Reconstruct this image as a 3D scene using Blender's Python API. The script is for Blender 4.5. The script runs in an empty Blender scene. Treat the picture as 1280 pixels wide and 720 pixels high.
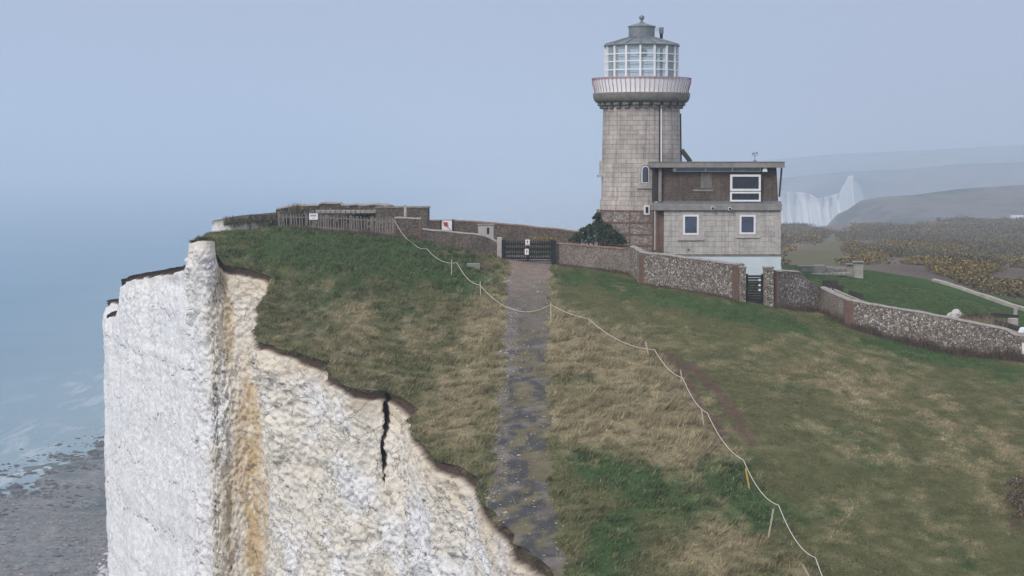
import bpy, bmesh, math, random
import numpy as np
from mathutils import Vector, Matrix, noise as mnoise
from mathutils.geometry import delaunay_2d_cdt

random.seed(7)
RNG = np.random.default_rng(11)
SC = bpy.context.scene
COL = SC.collection
R = math.radians

# ------------------------------------------------------------------ camera
FPX = 2489.0                      # focal length in pixels of the 1280 px wide photograph (70 mm)
CAMZ = 91.0
TILT = math.atan((360 - 205) / FPX)
CT, ST = math.cos(TILT), math.sin(TILT)


def P(px, py, d):
    """world point seen at photo pixel (px, py) at distance d along +Y"""
    xr, yr = (px - 640) / FPX, (360 - py) / FPX
    dy = CT + yr * ST
    s = d / dy
    return Vector((xr * s, d, CAMZ + (-ST + yr * CT) * s))


def proj(x, y, z):
    """world -> photo pixels (numpy)"""
    zz = z - CAMZ
    fw = y * CT - zz * ST
    up = y * ST + zz * CT
    fw = np.where(fw < 1, 1, fw)
    return 640 + FPX * x / fw, 360 - FPX * up / fw


cam_d = bpy.data.cameras.new('camera')
cam = bpy.data.objects.new('camera', cam_d)
COL.objects.link(cam)
cam.location = (0, 0, CAMZ)
cam.rotation_euler = (math.pi / 2 - TILT, 0, 0)
cam_d.sensor_width = 36
cam_d.lens = 36 * FPX / 1280
cam_d.clip_start = 0.5
cam_d.clip_end = 60000
SC.camera = cam


# ------------------------------------------------------------------ numpy noise
def _hash(ix, iy, seed):
    n = (ix.astype(np.int64) * 374761393 + iy.astype(np.int64) * 668265263 + seed * 974634777) & 0xFFFFFFFF
    n = ((n ^ (n >> 13)) * 1274126177) & 0xFFFFFFFF
    return ((n ^ (n >> 16)) & 0xFFFFFF) / float(0xFFFFFF)


def vnoise(x, y, seed=0):
    x = np.asarray(x, float); y = np.asarray(y, float)
    ix, iy = np.floor(x), np.floor(y)
    fx, fy = x - ix, y - iy
    fx = fx * fx * (3 - 2 * fx); fy = fy * fy * (3 - 2 * fy)
    a = _hash(ix, iy, seed); b = _hash(ix + 1, iy, seed)
    c = _hash(ix, iy + 1, seed); d = _hash(ix + 1, iy + 1, seed)
    return (a * (1 - fx) + b * fx) * (1 - fy) + (c * (1 - fx) + d * fx) * fy


def fbm(x, y, seed=0, oct=4):
    s = 0; a = 1; t = 0
    for k in range(oct):
        s = s + a * vnoise(x * 2 ** k, y * 2 ** k, seed + k * 17); t += a; a *= .5
    return s / t


def sstep(a, b, x):
    t = np.clip((x - a) / (b - a), 0, 1)
    return t * t * (3 - 2 * t)


# ------------------------------------------------------------------ object helpers
def link(o, parent=None):
    COL.objects.link(o)
    if parent is not None:
        o.parent = parent
    return o


def tag(o, label=None, cat=None, group=None, kind=None):
    if label: o['label'] = label
    if cat: o['category'] = cat
    if group: o['group'] = group
    if kind: o['kind'] = kind
    return o


def empty(name, loc, label, cat, group=None):
    o = bpy.data.objects.new(name, None)
    o.location = loc
    o.empty_display_size = .3
    link(o)
    return tag(o, label, cat, group)


def npmesh(name, verts, faces, mat, parent=None, smooth=False, col=None, cols=None, nv=None):
    """fast mesh from numpy arrays; faces (n,3) or (n,4); col = (nv,4) colour attribute 'Col'"""
    me = bpy.data.meshes.new(name)
    verts = np.asarray(verts, np.float32)
    faces = np.asarray(faces, np.int32)
    n, k = faces.shape
    me.vertices.add(len(verts)); me.vertices.foreach_set('co', verts.ravel())
    me.loops.add(n * k); me.loops.foreach_set('vertex_index', faces.ravel())
    me.polygons.add(n)
    me.polygons.foreach_set('loop_start', np.arange(0, n * k, k, dtype=np.int32))
    me.polygons.foreach_set('loop_total', np.full(n, k, np.int32))
    if smooth:
        me.polygons.foreach_set('use_smooth', np.ones(n, bool))
    me.update(calc_edges=True)
    cc = dict(cols or {})
    if col is not None: cc['Col'] = col
    for nm, c in cc.items():
        at = me.color_attributes.new(nm, 'FLOAT_COLOR', 'POINT')
        c = np.asarray(c, np.float32)
        if c.shape[1] == 3:
            c = np.concatenate([c, np.ones((len(c), 1), np.float32)], 1)
        at.data.foreach_set('color', c.ravel())
    me.materials.append(mat)
    o = bpy.data.objects.new(name, me)
    return link(o, parent)


class MB:
    """collects simple solids and links them as one mesh object"""
    def __init__(s):
        s.v = []; s.f = []; s.sm = []

    def add(s, vs, fs, smooth=False):
        b = len(s.v)
        s.v += [tuple(v) for v in vs]
        s.f += [tuple(i + b for i in f) for f in fs]
        s.sm += [smooth] * len(fs)
        return s

    def box(s, c, size, rz=0, rot=None):
        hx, hy, hz = size[0] / 2, size[1] / 2, size[2] / 2
        m = rot if rot is not None else Matrix.Rotation(rz, 3, 'Z')
        c = Vector(c)
        vs = [c + m @ Vector((x, y, z)) for x in (-hx, hx) for y in (-hy, hy) for z in (-hz, hz)]
        fs = [(0, 1, 3, 2), (4, 6, 7, 5), (0, 4, 5, 1), (2, 3, 7, 6), (0, 2, 6, 4), (1, 5, 7, 3)]
        return s.add(vs, fs)

    def span(s, x0, x1, y0, y1, z0, z1):
        return s.box(((x0 + x1) / 2, (y0 + y1) / 2, (z0 + z1) / 2), (abs(x1 - x0), abs(y1 - y0), abs(z1 - z0)))

    def bar(s, a, b, w, t=None):
        """square bar from a to b"""
        a, b = Vector(a), Vector(b)
        t = t or w
        d = (b - a)
        L = d.length
        q = d.to_track_quat('Z', 'Y').to_matrix()
        return s.box((a + b) / 2, (w, t, L), rot=q)

    def tube(s, pts, r, n=8, cap=True):
        pts = [Vector(p) for p in pts]
        rr = r if isinstance(r, (list, tuple)) else [r] * len(pts)
        vs = []; fs = []
        for i, p in enumerate(pts):
            d = (pts[min(i + 1, len(pts) - 1)] - pts[max(i - 1, 0)]).normalized()
            u = d.cross(Vector((0.01, 0.02, 1)) if abs(d.z) < .9 else Vector((1, 0, 0))).normalized()
            w = d.cross(u)
            for k in range(n):
                a = 2 * math.pi * k / n
                vs.append(p + (u * math.cos(a) + w * math.sin(a)) * rr[i])
        for i in range(len(pts) - 1):
            for k in range(n):
                k2 = (k + 1) % n
                fs.append((i * n + k, i * n + k2, (i + 1) * n + k2, (i + 1) * n + k))
        if cap:
            fs.append(tuple(range(n - 1, -1, -1)))
            fs.append(tuple((len(pts) - 1) * n + k for k in range(n)))
        return s.add(vs, fs, n > 5)

    def lathe(s, prof, c=(0, 0), n=64, smooth=True, phase=0, close=False):
        """prof = list of (radius, z)"""
        vs = []; fs = []
        for r, z in prof:
            for k in range(n):
                a = 2 * math.pi * k / n + phase
                vs.append((c[0] + r * math.sin(a), c[1] - r * math.cos(a), z))
        m = len(prof)
        for i in range(m if close else m - 1):
            i2 = (i + 1) % m
            for k in range(n):
                k2 = (k + 1) % n
                fs.append((i * n + k, i * n + k2, i2 * n + k2, i2 * n + k))
        if not close:
            if prof[0][0] > 1e-6: fs.append(tuple(range(n - 1, -1, -1)))
            if prof[-1][0] > 1e-6: fs.append(tuple((m - 1) * n + k for k in range(n)))
        return s.add(vs, fs, smooth)

    def build(s, name, mat, parent=None, bevel=0, origin=None):
        me = bpy.data.meshes.new(name)
        vs = s.v
        if origin is not None:
            ox, oy, oz = origin
            vs = [(a - ox, b - oy, c - oz) for a, b, c in vs]
        me.from_pydata(vs, [], s.f)
        me.polygons.foreach_set('use_smooth', s.sm)
        me.update()
        bm = bmesh.new(); bm.from_mesh(me)
        bmesh.ops.recalc_face_normals(bm, faces=bm.faces)
        bm.to_mesh(me); bm.free()
        me.materials.append(mat)
        o = bpy.data.objects.new(name, me)
        if origin is not None: o.location = origin
        link(o, parent)
        if bevel:
            b = o.modifiers.new('bevel', 'BEVEL'); b.width = bevel; b.segments = 1; b.limit_method = 'ANGLE'
        if any(s.sm):
            try:
                me.set_sharp_from_angle(angle=R(40))
            except Exception:
                pass
        return o


def attach(child, parent):
    """parent keeping the world place (parents here are only translated)"""
    child.parent = parent
    child.location = Vector(child.location) - Vector(parent.location)
    return child


# ------------------------------------------------------------------ material helpers
class NT:
    def __init__(s, name, rough=.9, spec=.2):
        s.m = bpy.data.materials.new(name)
        s.m.use_nodes = True
        s.t = s.m.node_tree
        s.b = s.t.nodes['Principled BSDF']
        s.b.inputs['Roughness'].default_value = rough
        s.b.inputs['Specular IOR Level'].default_value = spec

    def n(s, typ, **kw):
        nd = s.t.nodes.new(typ)
        for k, v in kw.items():
            if k in nd.inputs.keys() if hasattr(nd.inputs, 'keys') else False:
                pass
            setattr(nd, k, v)
        return nd

    def l(s, a, b):
        s.t.links.new(a, b)

    def pos(s, scale=(1, 1, 1), obj=True):
        tc = s.n('ShaderNodeTexCoord')
        mp = s.n('ShaderNodeMapping')
        mp.inputs['Scale'].default_value = scale
        s.l(tc.outputs['Object'], mp.inputs['Vector'])
        return mp.outputs['Vector']

    def noise(s, vec, scale, detail=4, rough=.6, dist=0):
        nd = s.n('ShaderNodeTexNoise')
        nd.inputs['Scale'].default_value = scale
        nd.inputs['Detail'].default_value = detail
        nd.inputs['Roughness'].default_value = rough
        nd.inputs['Distortion'].default_value = dist
        s.l(vec, nd.inputs['Vector'])
        return nd.outputs['Fac']

    def vor(s, vec, scale, feature='F1', out='Distance', rand=1):
        nd = s.n('ShaderNodeTexVoronoi', feature=feature)
        nd.inputs['Scale'].default_value = scale
        nd.inputs['Randomness'].default_value = rand
        s.l(vec, nd.inputs['Vector'])
        return nd.outputs[out]

    def ramp(s, fac, stops, interp='LINEAR'):
        nd = s.n('ShaderNodeValToRGB')
        cr = nd.color_ramp
        cr.interpolation = interp
        while len(cr.elements) < len(stops): cr.elements.new(.5)
        for e, (p, c) in zip(cr.elements, stops):
            e.position = p
            e.color = (c[0], c[1], c[2], 1) if not isinstance(c, (int, float)) else (c, c, c, 1)
        s.l(fac, nd.inputs['Fac'])
        return nd.outputs['Color']

    def mix(s, fac, a, b, mode='MIX'):
        nd = s.n('ShaderNodeMix', data_type='RGBA', blend_type=mode)
        for ix, v in ((0, fac), (6, a), (7, b)):
            sock = nd.inputs[ix]
            if isinstance(v, (int, float)):
                sock.default_value = v if ix == 0 else (v, v, v, 1)
            elif isinstance(v, (tuple, list)):
                sock.default_value = (v[0], v[1], v[2], 1)
            else:
                s.l(v, sock)
        return nd.outputs[2]

    def math(s, op, a, b=None, clamp=False):
        nd = s.n('ShaderNodeMath', operation=op, use_clamp=clamp)
        for i, v in enumerate((a, b)):
            if v is None: continue
            if isinstance(v, (int, float)): nd.inputs[i].default_value = v
            else: s.l(v, nd.inputs[i])
        return nd.outputs[0]

    def attr(s, name):
        nd = s.n('ShaderNodeAttribute', attribute_name=name)
        return nd

    def bump(s, h, strength=.5, dist=.05, prev=None):
        nd = s.n('ShaderNodeBump')
        nd.inputs['Strength'].default_value = strength
        nd.inputs['Distance'].default_value = dist
        s.l(h, nd.inputs['Height'])
        if prev is not None: s.l(prev, nd.inputs['Normal'])
        return nd.outputs['Normal']

    def done(s, color=None, normal=None, rough=None):
        if color is not None:
            if isinstance(color, tuple): s.b.inputs['Base Color'].default_value = (*color[:3], 1)
            else: s.l(color, s.b.inputs['Base Color'])
        if normal is not None: s.l(normal, s.b.inputs['Normal'])
        if rough is not None: s.l(rough, s.b.inputs['Roughness'])
        return s.m


def plain(name, c, rough=.6, var=.25, scale=4, metal=0, spec=.3, bump=0):
    """a material with a weathered, uneven tone"""
    t = NT(name, rough, spec)
    v = t.pos()
    a = t.noise(v, scale, 5, .65)
    f = t.ramp(a, [(.25, 1 - var), (.75, 1 + var * .6)])
    col = t.mix(1, f, c, 'MULTIPLY')
    t.b.inputs['Metallic'].default_value = metal
    nb = t.bump(t.noise(v, scale * 6, 4), bump, .02) if bump else None
    return t.done(col, nb)


# ------------------------------------------------------------------ sky, sun, haze
SUN_EL, SUN_AZ = R(34), R(-146)      # azimuth measured from +Y (view direction) clockwise: left and a little behind
w = bpy.data.worlds.new('World'); SC.world = w
w.use_nodes = True
nt = w.node_tree
bg = nt.nodes['Background']
sky = nt.nodes.new('ShaderNodeTexSky')
sky.sky_type = 'NISHITA'; sky.sun_disc = False
sky.sun_elevation = SUN_EL; sky.sun_rotation = SUN_AZ % (2 * math.pi)
sky.air_density = 1.0; sky.dust_density = 4.0; sky.ozone_density = 2.0; sky.altitude = 90
tc = nt.nodes.new('ShaderNodeTexCoord')
sep = nt.nodes.new('ShaderNodeSeparateXYZ')
nt.links.new(tc.outputs['Generated'], sep.inputs[0])
rmp = nt.nodes.new('ShaderNodeValToRGB')        # thin overcast: a pale blue-grey veil, brighter overhead
rmp.color_ramp.elements[0].position = 0.0
rmp.color_ramp.elements[1].position = 1.0
SKY_LOW = (3.2, 3.62, 5.2, 1)
SKY_HIGH = (8.9, 8.7, 9.1, 1)
e = rmp.color_ramp.elements
e[0].color = (*SKY_LOW[:3], 1); e[1].color = (*SKY_HIGH[:3], 1)
m_ = e.new(.12); m_.color = (*SKY_LOW[:3], 1)
m_ = e.new(.35); m_.color = (7.2, 7.6, 8.8, 1)
nt.links.new(sep.outputs['Z'], rmp.inputs['Fac'])
nz = nt.nodes.new('ShaderNodeTexNoise'); nz.inputs['Scale'].default_value = 2.2; nz.inputs['Detail'].default_value = 4
mpn = nt.nodes.new('ShaderNodeMapping'); mpn.inputs['Scale'].default_value = (1, 1, 6)
nt.links.new(tc.outputs['Generated'], mpn.inputs['Vector']); nt.links.new(mpn.outputs['Vector'], nz.inputs['Vector'])
rn = nt.nodes.new('ShaderNodeValToRGB')
rn.color_ramp.elements[0].position = .3; rn.color_ramp.elements[0].color = (.965, .965, .965, 1)
rn.color_ramp.elements[1].position = .7; rn.color_ramp.elements[1].color = (1.02, 1.02, 1.02, 1)
nt.links.new(nz.outputs['Fac'], rn.inputs['Fac'])
mx = nt.nodes.new('ShaderNodeMix'); mx.data_type = 'RGBA'; mx.inputs[0].default_value = .85
nt.links.new(sky.outputs['Color'], mx.inputs[6]); nt.links.new(rmp.outputs['Color'], mx.inputs[7])
ml = nt.nodes.new('ShaderNodeMix'); ml.data_type = 'RGBA'; ml.blend_type = 'MULTIPLY'; ml.inputs[0].default_value = 1
nt.links.new(mx.outputs[2], ml.inputs[6]); nt.links.new(rn.outputs['Color'], ml.inputs[7])
nt.links.new(ml.outputs[2], bg.inputs['Color'])
bg.inputs['Strength'].default_value = .1

sd = bpy.data.lights.new('sun', 'SUN')
sd.energy = 1.5; sd.angle = R(16); sd.color = (1.0, .945, .87)
sun = bpy.data.objects.new('sun', sd); link(sun)
# direction towards the sun
sdir = Vector((math.sin(SUN_AZ) * math.cos(SUN_EL), math.cos(SUN_AZ) * math.cos(SUN_EL), math.sin(SUN_EL)))
sun.rotation_euler = sdir.to_track_quat('Z', 'Y').to_euler()
sun.location = (0, 0, 300)

HAZE = 3.8e-4
hz = MB().span(-16000, 16000, -600, 26000, -6, 330)
hm = bpy.data.materials.new('haze'); hm.use_nodes = True
t_ = hm.node_tree
t_.nodes.remove(t_.nodes['Principled BSDF'])
pv = t_.nodes.new('ShaderNodeVolumePrincipled')
pv.inputs['Color'].default_value = (.73, .85, 1.0, 1)
pv.inputs['Density'].default_value = HAZE
pv.inputs['Anisotropy'].default_value = 0.1
t_.links.new(pv.outputs['Volume'], t_.nodes['Material Output'].inputs['Volume'])
ho = hz.build('haze', hm)
tag(ho, kind='stuff')
ho['label'] = 'pale blue sea haze filling the air'; ho['category'] = 'haze'

SC.view_settings.view_transform = 'Standard'
SC.view_settings.look = 'None'
SC.view_settings.exposure = .38
SC.view_settings.gamma = 1
SC.cycles.use_denoising = True
SC.cycles.denoising_prefilter = 'NONE'
SC.cycles.denoising_input_passes = 'RGB_ALBEDO_NORMAL'
SC.cycles.use_adaptive_sampling = False
SC.cycles.max_bounces = 6
SC.cycles.volume_bounces = 1
SC.cycles.transparent_max_bounces = 16

# ------------------------------------------------------------------ terrain control points (photo pixel, distance)
EDGE_PX = [  # cliff edge from near to far: px, py, d, stain class
    (693, 722, 71), (675, 699, 73), (655, 686, 75), (640, 677, 76.2), (638, 663, 77.5), (623, 650, 79), (611, 637, 80.5), (602, 625, 82),
    (597, 607, 84), (597, 597, 85), (584, 589, 85.5), (574, 584, 86), (547, 577, 87), (529, 559, 89.5), (512, 541, 92), (510, 525, 94.5),
    (522, 512, 97), (512, 505, 97.5), (499, 496, 98.3), (484, 488.5, 98.9), (471, 488, 98.6), (437, 484, 98), (416, 473, 99.5), (405, 460, 101.5),
    (415, 452, 103.3), (402, 451, 103), (376, 442, 103.5), (346, 435, 104), (323, 427, 105), (317, 419, 106.5), (318, 409, 108.5),
    (326, 400, 110.5), (316, 388, 111.5), (322, 382, 113.5), (333, 369, 116), (340, 357, 118.3), (337, 346, 120.0),
    (307, 335, 120.5), (279, 331, 120.5), (276, 325, 121.3), (270, 318, 121), (269, 299, 119.6), (262, 297, 119), (250, 297, 119), (239, 301, 120.2),
    (246, 300, 124.5), (255, 296.5, 130), (262, 294, 136), (265, 292, 142), (266, 291, 150)]
LEFT_PX = [(256, 326, 123.5), (247, 327, 122.2), (240, 330, 122.3), (220, 334, 126.5), (200, 338, 131), (170, 343, 137), (153, 349, 141), (154, 372, 144), (147, 388, 147), (136, 391, 150),
    (134, 398, 153), (150, 384, 157), (148, 373, 162), (134, 375, 166), (134, 380, 172)]
LEFT = [P(*e) for e in LEFT_PX]
LEFT += [LEFT[-1] + Vector((6, 8, -2)), LEFT[-1] + Vector((14, 10, -3))]
EDGE = [P(*e) for e in EDGE_PX]
NEAR_EXT = [Vector(v) for v in [(42, -60, 68), (34, 0, 71.5), (24, 30, 73.7), (13, 46, 74.6), (7, 58, 75.2), (3.6, 66, 75.7)]]
FAR_EXT = [Vector(v) for v in [(-23.5, 162, 84), (-23, 178, 80), (-22.5, 200, 77.5), (-19, 250, 75.5), (0, 400, 72), (60, 900, 62), (95, 1150, 45), (120, 1400, 20)]]

CTRL = [P(*p) for p in [
    (688, 403, 115.6), (650, 520, 94), (655, 650, 77.6), (660, 327, 136), (640, 440, 108), (640, 360, 126),
    (790, 346, 132), (740, 334, 135), (925, 375, 121), (860, 363, 125), (966, 382, 121), (1025, 390, 124), (1059, 408, 119), (1110, 423, 117.5), (1185, 441, 116),
    (1280, 451, 113), (1280, 722, 72), (1000, 722, 71.5), (850, 722, 71), (740, 600, 82.5), (780, 450, 105), (900, 500, 97), (1050, 480, 103),
    (1150, 580, 87), (1000, 600, 83.5), (1240, 520, 98), (630, 480, 100), (618, 600, 83.5),
    (620, 345, 130), (600, 380, 120), (560, 450, 105.5), (590, 540, 91), (500, 440, 107), (400, 400, 111), (450, 350, 121), (540, 330, 129), (560, 312, 134),
    (400, 290, 134), (492, 296, 134), (345, 284, 133.5), (330, 300, 129), (300, 305, 126), (290, 314, 123.5), (440, 300, 131), (350, 330, 121.5),
    (300, 289, 138), (400, 292, 138), (400, 294, 143), (400, 294, 150), (330, 290, 138), (330, 291, 150), (450, 296, 138), (490, 299, 138), (490, 301, 146), (560, 304, 147), (640, 308, 158), (720, 310, 150), (500, 301, 152), (600, 308, 143), (300, 293, 150), (350, 294, 157),
    (760, 312, 141), (800, 318, 150), (850, 335, 139), (920, 352, 137), (975, 346, 140), (960, 330, 155), (1000, 338, 165), (700, 318, 141), (780, 325, 138),
    (1040, 352, 138), (1110, 340, 152), (1060, 343, 148), (1200, 372, 140), (1180, 395, 127), (1270, 392, 134), (1100, 378, 129), (1250, 390, 141), (1160, 352, 150)]]
CTRL += [Vector(v) for v in [(30, 40, 74), (60, 75, 73.5), (60, 118, 76), (100, 100, 70), (24, 10, 72), (70, 0, 69), (100, -60, 66), (45, 60, 75),
                             (150, 60, 66), (200, 0, 60), (200, 150, 69), (45, 95, 76.5), (60, 165, 78.5), (110, 165, 74)]]
FARC = [P(*p) for p in [(1000, 334, 200), (1060, 333, 200), (1170, 352, 188), (1275, 384, 172), (1000, 328, 240), (1100, 320, 300), (1270, 340, 300), (1000, 303, 420), (1200, 312, 420),
                        (1020, 293, 700), (1150, 290, 700), (1270, 288, 720), (1030, 287, 850), (1150, 279, 900), (1270, 277, 900), (900, 305, 420), (870, 290, 800)]]
FARC += [Vector(v) for v in [(150, 200, 71), (250, 200, 66), (250, 420, 62), (350, 800, 58), (600, 900, 55), (300, 1100, 46), (90, 1250, 30), (400, 1400, 26), (60, 1050, 50), (400, 300, 62), (600, 200, 60)]]


def tps_fit(pts, lam):
    A = np.array([(p.x, p.y) for p in pts], float); z = np.array([p.z for p in pts], float)
    # drop near duplicates
    keep = []
    for i in range(len(A)):
        if all((A[i, 0] - A[j, 0]) ** 2 + (A[i, 1] - A[j, 1]) ** 2 > .5 for j in keep): keep.append(i)
    A = A[keep]; z = z[keep]
    n = len(A)
    r = np.sqrt(((A[:, None] - A[None]) ** 2).sum(-1)) / 50
    K = np.where(r > 0, r * r * np.log(r + 1e-12), 0) + lam * np.eye(n)
    Q = np.concatenate([np.ones((n, 1)), A / 50], 1)
    M = np.block([[K, Q], [Q.T, np.zeros((3, 3))]])
    sol = np.linalg.solve(M, np.concatenate([z, np.zeros(3)]))
    return A, sol


TPS_N = tps_fit(CTRL + EDGE + NEAR_EXT + FAR_EXT[:4] + FARC[:8], .0015)
TPS_F = tps_fit(FARC + FAR_EXT + [c for c in CTRL if c.y > 125], .02)


def tps_eval(fit, x, y):
    A, sol = fit
    out = np.empty(len(x))
    for s in range(0, len(x), 20000):
        X = np.stack([x[s:s + 20000], y[s:s + 20000]], 1)
        r = np.sqrt(((X[:, None] - A[None]) ** 2).sum(-1)) / 50
        K = np.where(r > 0, r * r * np.log(r + 1e-12), 0)
        out[s:s + 20000] = K @ sol[:len(A)] + sol[len(A)] + (X / 50) @ sol[len(A) + 1:]
    return out


def terr(x, y):
    x = np.atleast_1d(np.asarray(x, float)); y = np.atleast_1d(np.asarray(y, float))
    a = tps_eval(TPS_N, x, y)
    m = y > 155
    if m.any():
        b = tps_eval(TPS_F, x[m], y[m])
        k = sstep(155, 200, y[m])
        a[m] = a[m] * (1 - k) + b * k
    return a


def T(x, y):
    return float(terr([x], [y])[0])


def hit(px, py, d0=60, d1=180):
    """where the photo ray meets the clifftop ground"""
    ds = np.arange(d0, d1, .25)
    a = P(px, py, 1.0)
    xs = a.x * ds; zs = CAMZ + (a.z - CAMZ) * ds
    g = terr(xs, ds)
    i = np.argmax(g > zs)
    if g[i] <= zs[i]: i = len(ds) - 1
    if i > 0:
        f0 = zs[i - 1] - g[i - 1]; f1 = zs[i] - g[i]
        d = ds[i - 1] + .25 * f0 / (f0 - f1) if f0 != f1 else ds[i]
    else:
        d = ds[0]
    p = P(px, py, d)
    p.z = T(p.x, p.y)
    return p


# ------------------------------------------------------------------ cliff edge lines, resampled
poly = NEAR_EXT + EDGE + FAR_EXT
STEP = .10
DEEP = {(346, 435): (352, 103.8), (323, 427): (347, 104.6), (317, 419): (345, 106), (318, 409): (345, 108.5), (326, 400): (345.5, 111), (316, 388): (345.5, 113), (322, 382): (345, 115), (333, 369): (344, 117),
        (340, 357): (342, 118.5), (337, 346): (335, 119.8), (307, 335): (308, 120.4), (279, 331): (283, 120.5), (276, 325): (275, 120.0), (270, 318): (270, 119.3), (269, 299): (267, 118.7), (262, 297): (262, 119.0), (250, 297): (251, 120.4), (239, 301): (240, 121.9),
        (499, 496): (499, 97.7), (484, 488.5): (484, 97.75), (471, 488): (471, 97.8), (512, 505): (512, 96.9), (522, 512): (521, 96.2), (510, 525): (513, 93.8)}
dpoly = [v.copy() for v in poly]
for i_, e_ in enumerate(EDGE_PX):
    if (e_[0], e_[1]) in DEEP:
        px_, d_ = DEEP[(e_[0], e_[1])]
        q_ = P(px_, 600, d_); v_ = dpoly[len(NEAR_EXT) + i_]; v_.x = q_.x; v_.y = d_


def resample(poly, ref=None):
    ref = ref or poly
    out = []
    for i in range(len(poly) - 1):
        L = (ref[i + 1] - ref[i]).length; mid = (ref[i] + ref[i + 1]) / 2
        step = STEP if 66 < mid.y < 150 else (.3 if 55 < mid.y < 172 else 4.0)
        n = max(1, int(round(L / step)))
        out += [poly[i].lerp(poly[i + 1], k / n) for k in range(n)]
    out.append(poly[-1])
    return np.array([tuple(v) for v in out])


def arc_of(E):
    return np.concatenate([[0], np.cumsum(np.sqrt((np.diff(E[:, :2], axis=0) ** 2).sum(1)))])


def gsm(a, wt):
    """smooth a line by a gaussian over wt metres of its length"""
    s = arc_of(a); out = a.copy(); ds = np.gradient(s) + 1e-6
    for i in range(len(a)):
        lo = np.searchsorted(s, s[i] - 3 * wt); hi = np.searchsorted(s, s[i] + 3 * wt, 'right')
        ww = np.exp(-.5 * ((s[lo:hi] - s[i]) / wt) ** 2) * ds[lo:hi]
        out[i] = (a[lo:hi] * ww[:, None]).sum(0) / ww.sum()
    return out


def normals(a):
    t = np.gradient(a[:, :2], axis=0)
    t /= np.linalg.norm(t, axis=1)[:, None] + 1e-9
    return np.stack([-t[:, 1], t[:, 0]], 1)      # seaward (left of the way it runs)


E0 = resample(poly)
D0 = resample(dpoly, poly)
ARC = arc_of(E0)
# ------------------------------------------------------------------ chalk cliff
def nearest_arc(E, A, p, big=1):
    return A[np.argmin((E[:, 0] - p.x) ** 2 + (E[:, 1] - p.y) ** 2)]


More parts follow.
